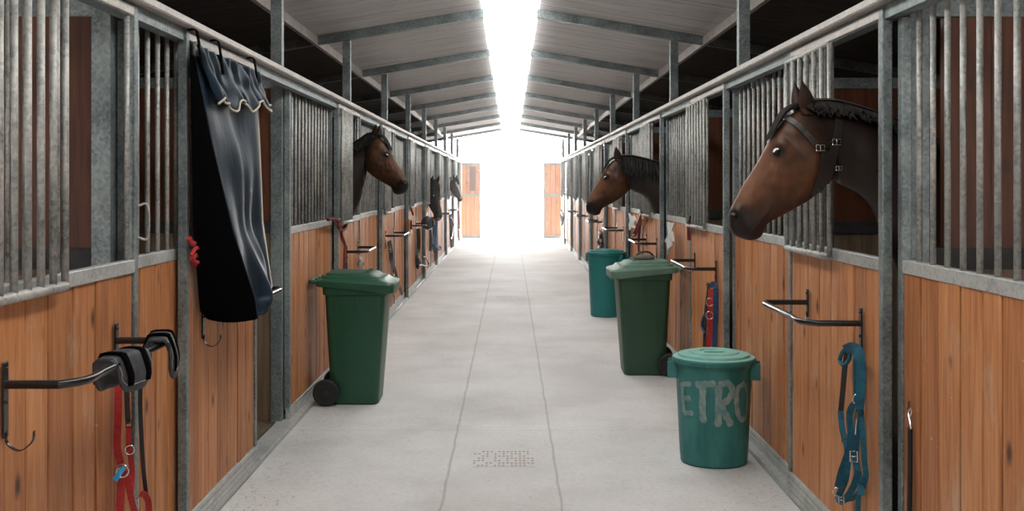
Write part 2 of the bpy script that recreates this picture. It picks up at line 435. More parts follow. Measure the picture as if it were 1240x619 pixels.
def kick(x0, x1, y, z0, z1):
    b = MB(); h = (z1 - z0) / 4
    for k in range(4):
        b.box(x0, x1, y - .012, y, z0 + k * h + (.002 if k else 0), z0 + (k + 1) * h - .002, .002)
    b.box(x0, x1, y - .03, y - .012, z0, z1)
    return b

def bar_obj(x, y, z0, z1, parent, r=.0105, name='bar'):
    b = MB(); b.cyl((x, y, z0), (x, y, z1), r, 10); return b.build(name, M['bar'], parent)

def make_door(W, gx):
    t = empty('stall_door', (0, 0, 0))
    boards(.042, W - .042, -.034, -.006, .13, ZM0 + .004).build('board_panel', [M['wood'], M['gap']], t)
    kick(.0, W, 0.004, .025, .145).build('kick_plate', M['alu'], t)
    for x in (0, W - .04):
        b = MB(); b.box(x, x + .04, -.04, 0, .02, ZT - .008, .003); b.build('stile', M['steel'], t)
    b = MB(); b.box(.04, W - .04, -.038, .001, ZM0, ZM1, .003); b.build('middle_rail', M['alu'], t)
    b = MB(); b.box(.04, W - .04, -.038, -.001, ZT - .045, ZT - .009, .003); b.build('header_rail', M['rail'], t)
    b = MB(); b.cyl((.07, -.02, ZM1 - .004), (.07, -.02, ZT - .04), .010, 10); b.build('bar', M['bar'], t)
    for k in range(6): bar_obj(W * .5 + .03 + k * .108, -.024, ZM1 - .003, ZT - .04, t)
    # swung / slid window grille in front of the fixed half
    g = MB(); x0, x1 = gx, W - .06; y = .022
    g.tube([(x0, y, ZM0 + .015), (x1, y, ZM0 + .015)], .016, 10); g.tube([(x0, y, ZT - .065), (x1, y, ZT - .065)], .012, 10)
    g.tube([(x0, y, ZM0 + .015), (x0, y, ZT - .065)], .012, 10); g.tube([(x1, y, ZM0 + .015), (x1, y, ZT - .065)], .012, 10)
    g = g.build('window_grille', M['bar'], t)
    for k in range(1, 6): bar_obj(x0 + (x1 - x0) * k / 6, y, ZM0 + .02, ZT - .07, g, .0115)
    b = MB(); b.box(x1 - .09, x1 - .02, .0, .02, ZT - .07, ZT - .045); b.build('latch', M['steel'], g)
    return t

def make_fixed(x0, x1):
    t = empty('stall_front_panel', (0, 0, 0))
    boards(x0 + .02, x1 - .03, -.085, -.058, .11, ZM0 + .004).build('board_panel', [M['wood'], M['gap']], t)
    kick(x0, x1, -.05, .0, .115).build('kick_plate', M['alu'], t)
    for x, w in ((x0, .018), (x1 - .045, .045)):
        b = MB(); b.box(x, x + w, -.09, -.052, .1, ZT - .052, .003); b.build('stile', M['steel'], t)
    b = MB(); b.box(x0, x1 - .04, -.092, -.054, ZM0, ZM1, .003); b.build('middle_rail', M['alu'], t)
    n = int((x1 - x0 - .1) / .126)
    for k in range(n):
        bar_obj(x1 - .045 - .12 - k * .126, -.072, ZM1 - .003, ZT - .048, t)
    return t

def place(o, side, y, push=0.0):
    o.location = (side * (XF + push), y, 0); o.rotation_euler = (0, 0, PI / 2 if side > 0 else -PI / 2)

protoL, protoR = make_door(1.31, .73), make_door(1.39, .60)
fixL, fixR = make_fixed(1.31, 3.02), make_fixed(1.39, 3.02)
extras = {(-1, 0): 'nearest one, with the grey boots on its rack', (-1, 1): 'slid half open under the hanging black rug',
          (-1, 2): 'brown horse looking out, just behind the green wheeled bin', (1, 0): 'the one nearest the camera, mostly out of frame', (1, 1): 'big bridled horse looking out, blue halter hanging on it',
          (1, 2): 'red and navy leads hang on it, dark green bin beside', (1, 3): 'smaller brown horse looking out beyond the dark green bin'}
used = set()
for sd in (-1, 1):
    pd, pf, W = (protoL, fixL, 1.31) if sd < 0 else (protoR, fixR, 1.39)
    nd = nf = 0
    row = 'left' if sd < 0 else 'right'
    for i in range(10):
        # door
        y = D[i + 1] if sd < 0 else D[i]
        if sd < 0 and i == 1: y = 6.02
        if True:
            o = pd if pd.name not in used else copy_tree(pd); used.add(pd.name)
            place(o, sd, y)
            ex = extras.get((sd, i))
            lab = ('stall door, %s row, %s' % (row, ex)) if ex else 'pine and steel stall door, %s one in the %s row from the camera' % (ORD[nd], row)
            tag(o, lab, 'door', 'sliding stall doors'); nd += 1
        if True:
            y = D[i + 1] if sd < 0 else D[i]
            o = pf if pf.name not in used else copy_tree(pf); used.add(pf.name)
            place(o, sd, y)
            tag(o, 'barred pine stall front beside the door, %s panel in the %s row from the camera' % (ORD[nf], row), 'stall panel', 'fixed barred stall fronts'); nf += 1
# latch handle on the nearest left door
near_door = [o for o in COL.objects if o.get('label', '').startswith('stall door, left row, nearest')][0]
b = MB(); b.tube(spline([(.012, .0, 1.52), (-.0, .035, 1.52), (-.0, .035, 1.40), (.012, .0, 1.40)], 5), .005, 8); b.build('handle', M['bar'], near_door)

# end doors of the barn
for sd in (-1, 1):
    xs = sorted((sd * .90, sd * 1.50)) if sd < 0 else [1.0, 1.56]
    e = empty('barn_end_door', ((xs[0] + xs[1]) / 2, 32.2, 0), PI); w = (xs[1] - xs[0]) / 2
    tag(e, 'orange board door at the far end of the aisle, on the ' + ('left of the bright exit' if sd < 0 else 'right of the bright exit'), 'door')
    boards(-w + .03, w - .03, -.03, .0, .1, 1.26, .15).build('lower_panel', [M['wood'], M['gap']], e)
    boards(-w + .03, w - .03, -.03, .0, 1.34, 2.2, .15).build('upper_panel', [M['wood'], M['gap']], e)
    b = MB(); b.box(-w, w, -.04, .01, 1.26, 1.34); b.box(-w, w, -.04, .01, 2.2, 2.27); b.box(-w, w, -.04, .01, .0, .1); b.box(-w, -w + .03, -.04, .01, 0, 2.27); b.box(w - .03, w, -.04, .01, 0, 2.27)
    b.build('frame', M['steel'], e)
    if sd < 0:
        b = MB(); b.box(-.16, .02, -.004, .012, 1.42, 2.15); b.build('narrow_pane', M['panel'], e)

# floor drains
for y0, y1, x0, x1, lb in ((6.09, 6.46, -.22, .14, 'rectangular grated floor drain nearest the camera'), (14.9, 15.45, -.2, .22, 'small grated floor drain farther down the aisle')):
    b = MB()
    b.box(x0, x1, y0, y1, -.01, .0012)
    o = b.build('floor_drain', M['floor']); tag(o, lb, 'drain')
    b = MB(); nx, ny = 15, 7
    for i in range(nx):
        for j in range(ny):
            if random.random() < .30: continue
            cx, cy = x0 + (i + .5) * (x1 - x0) / nx, y0 + (j + .5) * (y1 - y0) / ny
            b.box(cx - .007, cx + .007, cy - .012, cy + .012, .001, .0018)
    o2 = b.build('drain_slots', mat('drain_slot_tone', (.34, .31, .28), .9), o); o2['kind'] = 'stuff'  # slots drawn as flat grey brown tiles

# straw and dust along the feet of the walls
b = MB()
for k in range(1500):
    sd = random.choice((-1, 1)); y = 4.2 + abs(random.gauss(0, 5)); x = sd * (1.39 - abs(random.gauss(0, .14)))
    if random.random() < .12: x = random.uniform(-1.3, 1.3)
    a = random.uniform(0, PI); l = random.uniform(.004, .018); w = random.uniform(.001, .003)
    dx, dy = math.cos(a) * l, math.sin(a) * l; px, py = -math.sin(a) * w, math.cos(a) * w
    vs = [b.bm.verts.new(p) for p in ((x - dx - px, y - dy - py, .0006), (x + dx - px, y + dy - py, .003), (x + dx + px, y + dy + py, .003), (x - dx + px, y - dy + py, .0006))]
    b.bm.faces.new(vs)
tag(b.build('straw_litter', M['straw']), 'bits of straw and dust scattered along the foot of the stall fronts', 'straw', kind='stuff')

# ------------------------------------------------------------------ tack racks
def tack_rack(side, ya, yb, z, label, out=.2, hook=True):
    """U-shaped bar; ya near end, yb far end"""
    e = empty('tack_rack', (side * XF, (ya + yb) / 2, z)); tag(e, label, 'tack rack', 'black tack racks on the stall doors')
    h = (yb - ya) / 2; s = -side
    # local: x = towards aisle * s
    P = [(s * .002, -h, 0), (s * out * .78, -h, 0), (s * out * 1.02, -h + .07, 0), (s * out, -h + .2, 0.0), (s * out * .97, h - .05, 0), (s * out * .9, h, 0), (s * .002, h, 0)]
    b = MB(); pts = [Vector(P[0])] + spline(P[1:4], 5) + spline(P[4:6], 3) + [Vector(P[6])]
    b.tube(pts, .0125, 12); b.build('bar', M['black'], e)
    for y in (-h, h):
        b = MB(); b.box(min(0, s * .007), max(0, s * .007), y - .016, y + .016, -.15 if y < 0 else -.07, .065, .003)
        for zz in (-.05, .045): b.sphere((s * .007, y, zz), .006, seg=8)
        b.build('mounting_plate', M['black'], e)
    if hook:
        yy = -h if side < 0 else h
        b = MB(); z0 = -.15 if yy < 0 else -.06
        b.ribbon([(s * .006, yy, z0 + .02), (s * .01, yy, z0 - .015), (s * .045, yy, z0 - .035), (s * .08, yy, z0 - .01), (s * .085, yy, z0 + .02)], .012, .003, (0, 0, 1)); b.build('hook', M['black'], e)
    return e
tack_rack(-1, 3.01, 3.86, 1.04, 'black bent rack at lower left holding two grey horse boots')
tack_rack(-1, 4.95, 5.80, 1.04, 'rack poking out from under the hanging black rug', .19)
tack_rack(-1, 9.30, 9.98, 1.02, 'black rack on the wall just above the green wheeled bin', .17, False)
tack_rack(-1, 12.2, 13.05, 1.02, 'black rack with a dark bridle hanging below it, left row', .19, False)
tack_rack(-1, 15.25, 16.1, 1.02, 'fifth black rack in left row, with bundled boots at its end', .2, False)
tack_rack(-1, 18.3, 19.1, 1.02, 'black rack below the muzzle of the black horse', .2, False)
tack_rack(-1, 21.3, 22.1, 1.02, 'black rack between the black horse and the horse with a white blaze', .2, False)
tack_rack(-1, 24.4, 25.2, 1.02, 'tiny far rack beneath the horse with a white blaze', .2, False)
tack_rack(1, 4.34, 5.12, 1.04, 'black rack at right, blue halter hanging from its near end', .225)
tack_rack(1, 7.40, 8.25, 1.02, 'black rack beside the dark green wheeled bin, above red and navy leads', .19)
tack_rack(1, 10.4, 11.2, 1.03, 'black rack behind the lid of the dark green wheeled bin', .19, False)
tack_rack(1, 13.45, 14.25, 1.03, 'black rack on pale boards just right of the second horse muzzle', .2, False)
tack_rack(1, 16.5, 17.3, 1.03, 'short black rack directly under the muzzle of the right hand horse', .2, False)
tack_rack(1, 19.5, 20.3, 1.03, 'far rack in right row, left of the horse muzzle', .2, False)
tack_rack(1, 22.6, 23.4, 1.03, 'farthest visible rack in the right row', .2, False)

# ------------------------------------------------------------------ straps, halters, leads
def W_(side, px, py, off=.018): return wall_pt(px, py, side * (XF - off))
def hang(name, side, label, cat, parts, group=None, base=None):
    """parts: list of (kind, name, material, pixel path..., width)"""
    first = parts[0][3][0]
    e = empty(name, base or W_(side, first[0], first[1], .02)); tag(e, label, cat, group)
    org = Vector(e.location); nrm = (-side * .42, -.9, 0)
    for p in parts:
        kind, nm, m, path, w = p[:5]; off = p[5] if len(p) > 5 else .02
        b = MB()
        if kind == 'strap':
            b.ribbon([W_(side, x, y, off + .004 * math.sin(i * 1.7)) - org for i, (x, y) in enumerate(path)], w, .004, nrm)
        elif kind == 'rope':
            b.tube(spline([W_(side, x, y, off + .004 * math.sin(i * 2.1)) - org for i, (x, y) in enumerate(path)], 6), w, 8)
        elif kind == 'ring':
            c = W_(side, *path[0], off + .006) - org; b.torus(c, w, w * .16, nrm, 18, 6)
        elif kind == 'buckle':
            c = W_(side, *path[0], off + .006) - org; h = w * .7
            sv = Vector((.9, -side * .42, 0)) * h
            b.tube([c - sv + Vector((0, 0, w)), c + sv + Vector((0, 0, w)), c + sv - Vector((0, 0, w)), c - sv - Vector((0, 0, w))], w * .16, 6, closed=True, smooth=False)
            b.cyl(c - sv, c + sv, w * .12, 6)
        elif kind == 'clip':
            c = W_(side, *path[0], off) - org; d = W_(side, *path[1], off) - org
            b.tube(spline([c, (c + d) / 2 + Vector((0, w * .6, 0)), d], 4), [w * .45] * 4 + [w * .3] * 5, 8); b.torus(d, w * .9, w * .25, nrm, 12, 6)
        b.build(nm, M[m], e)
    return e

# near left: red halter, black strap
hang('halter', -1, 'red halter with blue tag hanging below the grey boots', 'halter', [
    ('strap', 'cheek_strap', 'red', [(143, 462), (143, 500), (142, 540), (146, 562)], .026),
    ('strap', 'crown_strap', 'leather', [(153, 458), (154, 490), (155, 512)], .019, .03),
    ('buckle', 'buckle', 'leather', [(156, 513)], .014, .03),
    ('strap', 'throat_strap', 'red', [(156, 516), (156, 540), (158, 552), (160, 575), (158, 606)], .020, .028),
    ('ring', 'ring', 'chrome', [(157, 545)], .016, .03),
    ('ring', 'ring', 'chrome', [(148, 571)], .021, .03),
    ('strap', 'nose_strap', 'red', [(147, 572), (146, 600), (145, 640), (150, 672)], .028),
    ('strap', 'chin_strap', 'red', [(152, 570), (158, 600), (166, 640), (160, 672)], .022, .035),
    ('buckle', 'buckle', 'chrome', [(163, 610)], .018, .035),
    ('strap', 'tag', 'bluetag', [(151, 566), (144, 574), (139, 582)], .018, .045)])
hang('strap', -1, 'long thin black strap hanging beside the red halter', 'strap', [
    ('strap', 'webbing', 'leather', [(170, 462), (170, 500), (173, 560), (177, 600)], .016, .02),
    ('strap', 'red_end', 'red', [(170, 598), (176, 600), (180, 612), (178, 640)], .024, .022)])

# boots over the near left rack
def boot(name, label, c, ang, L_=.17, W=.055, H=.13):
    e = empty(name, c); tag(e, label, 'horse boot', 'grey horse boots on the near left rack'); e.rotation_euler = (0, 0, ang)
    # local: x along the bar, flaps hang on both sides (y)
    rows = []
    for i in range(17):
        s = -1 + 2 * i / 16; row = []
        for j in range(21):
            t = -1 + 2 * j / 20
            end = math.sqrt(max(0, 1 - abs(s) ** 3.2)) * .92 + .08
            a = abs(t); yy = math.copysign(W * (.38 + .62 * min(1, a * 1.5)) * (1 - .35 * max(0, a - .6)), t) if a > .12 else t * W * 3.4
            zz = .022 - H * max(0, a - .18) ** 1.1 * end * 1.15
            row.append(Vector((s * L_ / 2 * (1 - .12 * a), yy * (1 + .18 * math.cos(s * 2.6)), zz + .006 * math.cos(s * 3.0))))
        rows.append(row)
    b = MB(); b.grid(rows); b.build('shell', M['boot'], e, solid=.014, sub=1)
    def surf(fi, fj, off):
        i = int(round(fi)); j = int(round(fj)); p = rows[i][j]; c = Vector((p.x, 0, -.03)); d = (p - c); d.x = 0; d.normalize(); return p + d * off
    for i_, w in ((4, .028), (12, .028)):
        b = MB(); pts = [surf(i_, j, .0115) for j in range(2, 19)]
        R_ = []
        for p in pts: R_.append([p + Vector((w / 2, 0, 0)), p - Vector((w / 2, 0, 0))])
        b.grid(R_); b.build('closure_strap', M['blackcloth'], e, solid=.005)
    b = MB(); P = [surf(1, j, .009) for j in range(9, 1, -1)] + [surf(i, 2, .009) for i in range(2, 15)] + [surf(15, j, .009) for j in range(2, 10)]
    b.tube(spline(P, 3), .0013, 6); b.build('edge_stitching', M['lime'], e)
    return e
boot('horse_boot', 'grey padded horse boot on the near rack, the lower and nearer of two', (-1.235, 3.42, 1.040), math.radians(80), .23, .05, .13)
boot('horse_boot', 'grey padded horse boot at the far corner of the near rack', (-1.24, 3.80, 1.045), math.radians(102), .19, .05, .17)

# red rope halter behind the rug
hang('rope_halter', -1, 'bright red knotted rope hanging at the left edge of the black rug', 'rope', [
    ('rope', 'rope', 'red', [(229, 288), (233, 296), (240, 290), (242, 305), (234, 312), (237, 322), (243, 328)], .011, .02),
    ('rope', 'loop', 'red', [(231, 310), (238, 300), (243, 312), (238, 318), (232, 312)], .009, .03),
    ('rope', 'end', 'red', [(236, 318), (241, 325), (244, 330), (243, 322)], .008, .02)])

# lead rope, left
hang('lead_rope', -1, 'dark red lead rope looped on the post behind the green bin', 'rope', [
    ('rope', 'loop', 'darkred', [(397, 266), (404, 265), (411, 268), (418, 266), (419, 273), (415, 279), (410, 276), (411, 268)], .014, -.0),
    ('rope', 'rope', 'darkred', [(413, 278), (414, 286), (417, 295), (417, 310), (417, 334)], .013, .0),
    ('strap', 'blue_end', 'navy', [(418.5, 318), (419, 334), (419, 350)], .034, .01)])
hang('lead_strap', -1, 'grey metal clip and lead hanging under the rack above the green bin', 'lead', [
    ('strap', 'strap', 'lime', [(437.5, 311), (437, 322), (437, 350)], .035, .02),
    ('clip', 'clip', 'chrome', [(435, 310), (437, 320)], .03, .02)])
hang('bridle', -1, 'black bridle with buckles hanging low on the door behind the green bin', 'bridle', [
    ('strap', 'cheek_strap', 'leather', [(471, 292), (473, 304), (474, 316), (477, 326), (480, 337)], .055, .02),
    ('strap', 'rein', 'leather', [(479, 334), (483, 345), (487, 357)], .035, .03),
    ('strap', 'nose_strap', 'leather', [(478, 330), (474, 338), (477, 347), (480, 350), (476, 358)], .035, .02),
    ('ring', 'ring', 'chrome', [(476, 337)], .035, .03),
    ('buckle', 'buckle', 'chrome', [(472, 302)], .03, .02)])
hang('bridle', -1, 'dark looped bridle hanging below the bundled boots, left row', 'bridle', [
    ('strap', 'cheek_strap', 'leather', [(506, 277), (507, 290), (506.5, 302), (505, 312), (506, 324)], .06, .02),
    ('rope', 'rein', 'leather', [(506, 322), (511, 321), (517, 323), (519, 319), (515, 312), (512, 311)], .012, .03),
    ('rope', 'loop', 'leather', [(505, 310), (509, 318), (506, 325)], .015, .03)])
hang('halter', -1, 'blue rope halter hanging under the black horse', 'halter', [
    ('strap', 'cheek_strap', 'navy', [(526, 272), (526, 285), (525, 297), (527, 305)], .085, .02),
    ('rope', 'loop', 'navy', [(525, 296), (530, 302), (534, 301), (532, 298), (528, 300)], .02, .03),
    ('strap', 'lead', 'leather', [(521, 278), (521.5, 290), (521, 304)], .05, .02)])
hang('bridle', -1, 'dark bridle hanging on the far left wall beyond the black horse', 'bridle', [
    ('strap', 'cheek_strap', 'leather', [(545.5, 258), (546, 270), (546, 284), (547, 300)], .07, .02),
    ('rope', 'rein', 'leather', [(545, 262), (549, 270), (548, 282), (546, 290)], .02, .03)])
hang('halter', -1, 'faint reddish halter hanging at the far end of the left row', 'halter', [
    ('strap', 'cheek_strap', 'darkred', [(555, 256), (555.4, 266), (556, 278)], .08, .02),
    ('rope', 'loop', 'leather', [(555, 272), (556.6, 276), (555.4, 280)], .02, .03)])
hang('cord', -1, 'short red cord tied to a bar between the first horse and black horse', 'cord', [
    ('rope', 'cord', 'red', [(496, 247), (498, 252), (500, 260)], .012, .0)])
# bundled boots on the fifth rack
e = empty('boot_bundle', (-1.24, 16.05, 1.03)); tag(e, 'dark bundled horse boots at the end of a far left rack', 'horse boots')
for k, (dy, dz) in enumerate(((0, 0), (-.22, .01))):
    b = MB(); b.sphere((0.02 * k, dy, dz), .09, .75, 1.1, 1.15, 16); b.torus((0.02 * k, dy, dz), .085, .012, (0, 1, .2), 20, 6); b.build('boot', M['boot'], e)
e = empty('brush', (-1.405, 14.85, 1.06)); tag(e, 'small brown brush hanging left of the bundled boots', 'brush')
b = MB(); b.box(-.02, .03, -.07, .07, -.09, .07, .02); b.build('block', M['orange'], e)
b = MB(); b.box(.03, .045, -.06, .06, -.08, .06, .008); b.build('bristles', M['leather'], e)

# right: blue halter
hang('halter', 1, 'petrol blue halter with buckles hanging from the near right rack', 'halter', [
    ('rope', 'lead_loop', 'blue', [(1026, 421), (1020, 427), (1017, 436), (1021, 442), (1028, 436), (1030, 424)], .009, .035),
    ('strap', 'crown_strap', 'blue', [(1023, 423), (1033, 420), (1041, 428), (1043, 455), (1042, 480), (1040, 495)], .036, .05),
    ('strap', 'cheek_strap', 'blue', [(1029, 422), (1037, 430), (1038, 455), (1038, 485)], .030, .04),
    ('strap', 'leather_strap', 'leather', [(1026, 426), (1023, 445), (1021, 470), (1018, 500)], .022, .03),
    ('ring', 'ring', 'chrome', [(1039, 484)], .020, .05),
    ('strap', 'cheek_strap', 'blue', [(1018, 498), (1020, 520), (1026, 545), (1023, 558), (1018, 572), (1014, 590)], .024, .035),
    ('strap', 'nose_strap', 'blue', [(1037, 486), (1029, 500), (1030, 530), (1027, 556), (1024, 580), (1016, 600)], .026, .045),
    ('strap', 'nose_strap', 'blue', [(1041, 488), (1038, 520), (1036, 555), (1041, 580), (1043, 600)], .026, .04),
    ('strap', 'throat_strap', 'blue', [(1042, 490), (1045, 530), (1047, 560), (1048, 580), (1038, 600), (1022, 606)], .022, .03),
    ('buckle', 'buckle', 'leather', [(1023, 531)], .016, .045),
    ('buckle', 'buckle', 'chrome', [(1034, 553)], .020, .055),
    ('ring', 'ring', 'chrome', [(1014, 596)], .017, .045),
    ('strap', 'chin_strap', 'blue', [(1013, 600), (1018, 608), (1027, 600), (1034, 588), (1040, 570)], .026, .05),
    ('buckle', 'buckle', 'chrome', [(1019, 606)], .014, .06),
    ('strap', 'loose_end', 'blue', [(1040, 596), (1039, 612), (1038, 640)], .020, .035),
    ('rope', 'chain', 'chrome', [(1038, 500), (1037, 512), (1036, 526)], .003, .058)])
# red and navy leads
hang('halter', 1, 'red halter with brass ring hanging between navy straps by the green bin', 'halter', [
    ('strap', 'cheek_strap', 'red', [(861, 350), (860.5, 375), (859.5, 400), (858, 425)], .040, .035),
    ('ring', 'ring', 'chrome', [(860, 366)], .026, .045),
    ('ring', 'ring', 'chrome', [(859.5, 382)], .026, .045)])
hang('lead_rope', 1, 'navy strap looped beside the red halter on the right wall', 'lead', [
    ('strap', 'webbing', 'navy', [(860, 346), (866, 346), (867, 375), (866, 400), (865, 432)], .036, .03),
    ('strap', 'black_strap', 'leather', [(856, 343), (858, 350), (855, 375), (853.5, 400), (853, 420)], .024, .02),
    ('rope', 'loop', 'navy', [(857, 378), (852, 384), (850, 395), (853, 404)], .010, .03)])
# cloths and leads on third right door
def rag(name, label, side, outline, m='white', off=.012):
    c = Vector((0, 0, 0)); pts = [W_(side, x, y, off) for x, y in outline]
    for p in pts: c += p
    c /= len(pts); e = empty(name, c); tag(e, label, 'cloth')
    b = MB(); front = [b.bm.verts.new(p - c + Vector((-side * (.012 + .008 * math.sin(i * 2.3)), 0, 0))) for i, p in enumerate(pts)]
    back = [b.bm.verts.new(p - c + Vector((side * .002, 0, 0))) for p in pts]; mid = b.bm.verts.new(Vector((-side * .022, 0, 0))); mb_ = b.bm.verts.new(Vector((side * .0, 0, 0)))
    n = len(pts)
    for i in range(n):
        b.bm.faces.new((front[i], front[(i + 1) % n], mid)); b.bm.faces.new((back[(i + 1) % n], back[i], mb_)); b.bm.faces.new((front[i], back[i], back[(i + 1) % n], front[(i + 1) % n]))
    b.build('cloth', M[m], e); return e
rag('rag', 'white pointed rag pinned below the bars above the dark green bin', 1, [(809, 269), (813, 270), (817, 270), (815, 280), (816.5, 292), (815.5, 297), (811, 302), (809.5, 309), (808.5, 295), (807, 292), (811, 283), (810, 276)])
rag('rag', 'crumpled white rag hanging beside the dark red lead loop', 1, [(762, 258), (765, 262), (768, 261), (771, 267), (769, 272), (770, 277), (766, 275), (763, 279), (762, 272), (764.5, 268)])
hang('lead_rope', 1, 'dark red lead hanging in a long loop beside the white rag', 'lead', [
    ('rope', 'loop', 'darkred', [(778, 257), (774, 268), (769, 280), (767, 285), (770, 284), (774, 275), (778, 262)], .013, .03),
    ('rope', 'rope', 'darkred', [(777, 259), (775, 275), (773.5, 290), (773.5, 312)], .013, .02)])
hang('leather_strap', 1, 'tan leather strap hanging from the grille beside the red lead', 'strap', [
    ('strap', 'strap', 'orange', [(779, 258), (780, 266), (778.5, 274)], .055, .02)])
hang('strap', 1, 'short dark red strap below the grille over the dark green bin', 'strap', [
    ('strap', 'strap', 'darkred', [(835, 268), (834.5, 278), (834.5, 291)], .030, .02),
    ('rope', 'tail', 'leather', [(836, 262), (835, 270), (837, 282)], .007, .03)])
hang('bridle', 1, 'small dark bridle hanging on the pale wall above the far teal bin', 'bridle', [
    ('rope', 'loop', 'leather', [(726, 281), (728, 286), (725, 292), (726, 300), (729, 294), (726, 287)], .026, .02),
    ('rope', 'rein', 'leather', [(727, 283), (727, 290), (729, 299)], .022, .03)])
hang('halter', 1, 'pale halter hanging at the far end of the right row', 'halter', [
    ('rope', 'loop', 'lime', [(680, 255), (679, 262), (680, 272), (681.5, 264), (680.4, 257)], .03, .02)])
# black rod with metal end at lower right
e = empty('hanging_rod', wall_pt(1101, 480, 1.466)); tag(e, 'black rod hanging from a metal clip on the right wall nearest camera', 'rod')
org = Vector(e.location); X_ = 1.466
b = MB(); b.tube([wall_pt(1102, 518, X_) - org, wall_pt(1102, 560, X_) - org, wall_pt(1100.5, 700, X_) - org], .0095, 10); b.build('rod', M['tyre'], e)
b = MB(); b.tube(spline([wall_pt(1101, 486, X_ + .005) - org, wall_pt(1100, 500, X_) - org, wall_pt(1102, 512, X_) - org, wall_pt(1103, 520, X_) - org], 5), .005, 8); b.torus(wall_pt(1102, 500, X_) - org, .022, .003, (1, 0, 0), 16, 6, sx=.5, sy=1); b.build('clip', M['chrome'], e)

# ------------------------------------------------------------------ hanging rug on left door
def lerp(a, b_, t): return a + (b_ - a) * t
def curve(pts, t):
    k = len(pts) - 1; f = t * k; i = min(int(f), k - 1); return pts[i].lerp(pts[i + 1], f - i)
rug = empty('hanging_rug', (-1.38, 5.25, 1.6)); tag(rug, 'dark navy horse rug hung over the left stall door and its rack', 'rug')
ro = Vector(rug.location)
T = 40
edgeL = [Vector((-1.395, 4.68, 2.17)), Vector((-1.395, 4.70, 1.8)), Vector((-1.398, 4.73, 1.4)), Vector((-1.40, 4.84, 1.03)), Vector((-1.39, 4.92, .985))]
edgeC = [Vector((-1.385, 4.70, 2.17)), Vector((-1.33, 4.77, 1.8)), Vector((-1.26, 4.86, 1.4)), Vector((-1.185, 4.98, 1.07)), Vector((-1.175, 4.99, .975))]
edgeR = [Vector((-1.385, 5.83, 2.17)), Vector((-1.36, 5.80, 1.8)), Vector((-1.33, 5.74, 1.4)), Vector((-1.25, 5.60, 1.07)), Vector((-1.26, 5.35, 1.0))]
rows = []; rows2 = []
for i in range(T + 1):
    t = i / T; a, c, r = curve(edgeL, t), curve(edgeC, t), curve(edgeR, t); row = []
    for j in range(45):
        s = j / 44; p = c.lerp(r, s)
        amp = .018 * (1 - .5 * t) * math.sin(PI * s) ** .5 + .02 * t * math.sin(PI * s)
        fold = math.sin(s * 21 + t * 1.5) * .5 + math.sin(s * 9 - t * 4 + .7) * .8 + noise.noise(Vector((s * 4, t * 5, 1))) * 2.2
        p = p + Vector((amp * .8 * fold + .02 * math.sin(PI * s) * t, 0, 0))
        row.append(p - ro)
    rows.append(row)
    row = []
    for j in range(13):
        s = j / 12; p = a.lerp(c, s) + Vector((.0, -.03 * math.sin(PI * s) * t, -.012 * math.sin(PI * s) * t)); row.append(p - ro)
    rows2.append(row)
b = MB(); b.grid(rows); b.build('front_sheet', M['navycloth'], rug, solid=.006, sub=1)
b = MB(); b.grid(rows2); b.build('side_flap', M['blackcloth'], rug, solid=.006, sub=1)  # same cloth as the front sheet, blackened for its shaded side
b = MB(); b.tube([rows[i][44] + Vector((.003, .003, 0)) for i in range(3, T + 1)], .006, 8); b.build('piping', M['piping'], rug)
# upper flap with scalloped hem
rows = []
for i in range(13):
    t = i / 12; row = []
    for j in range(61):
        s = j / 60
        low = 1.965 + .075 * s + .022 * math.sin(s * 19) + .012 * math.sin(s * 41)
        z = lerp(2.215, low, t); y = lerp(4.68, 5.86 + .06 * t, s) + .14 * t * (1 - s)
        x = -1.375 + (.04 + .018 * math.sin(s * 23) + .009 * math.sin(s * 51)) * t + .012 * math.sin(s * 60) * (1 - t) + .02 * t * t + .02 * noise.noise(Vector((s * 7, t * 3, 3)))
        row.append(Vector((x, y, z)) - ro)
    rows.append(row)
b = MB(); b.grid(rows); b.build('upper_flap', M['navycloth'], rug, solid=.005, sub=1)
b = MB(); b.tube([p + Vector((.004, 0, -.002)) for p in rows[12]], .0055, 6); b.build('piping', M['piping'], rug)
for y in (4.70, 5.05, 5.75):
    b = MB(); b.ribbon([Vector((-1.412, y, 2.278)) - ro, Vector((-1.380, y, 2.28)) - ro, Vector((-1.368, y, 2.25)) - ro, Vector((-1.350, y, 2.12)) - ro], .028, .006, (1, 0, .6), 3); b.build('hanging_strap', M['blackcloth'], rug)

# ------------------------------------------------------------------ bins
def rrect(hx, hy, r, z, n=6, cx=0.0, cy=0.0):
    out = []
    for (sx, sy, a0) in ((1, 1, 0), (-1, 1, PI / 2), (-1, -1, PI), (1, -1, 3 * PI / 2)):
        for k in range(n + 1):
            a = a0 + (PI / 2) * k / n
            out.append(Vector((cx + sx * (hx - r) + r * math.cos(a), cy + sy * (hy - r) + r * math.sin(a), z)))
    return out

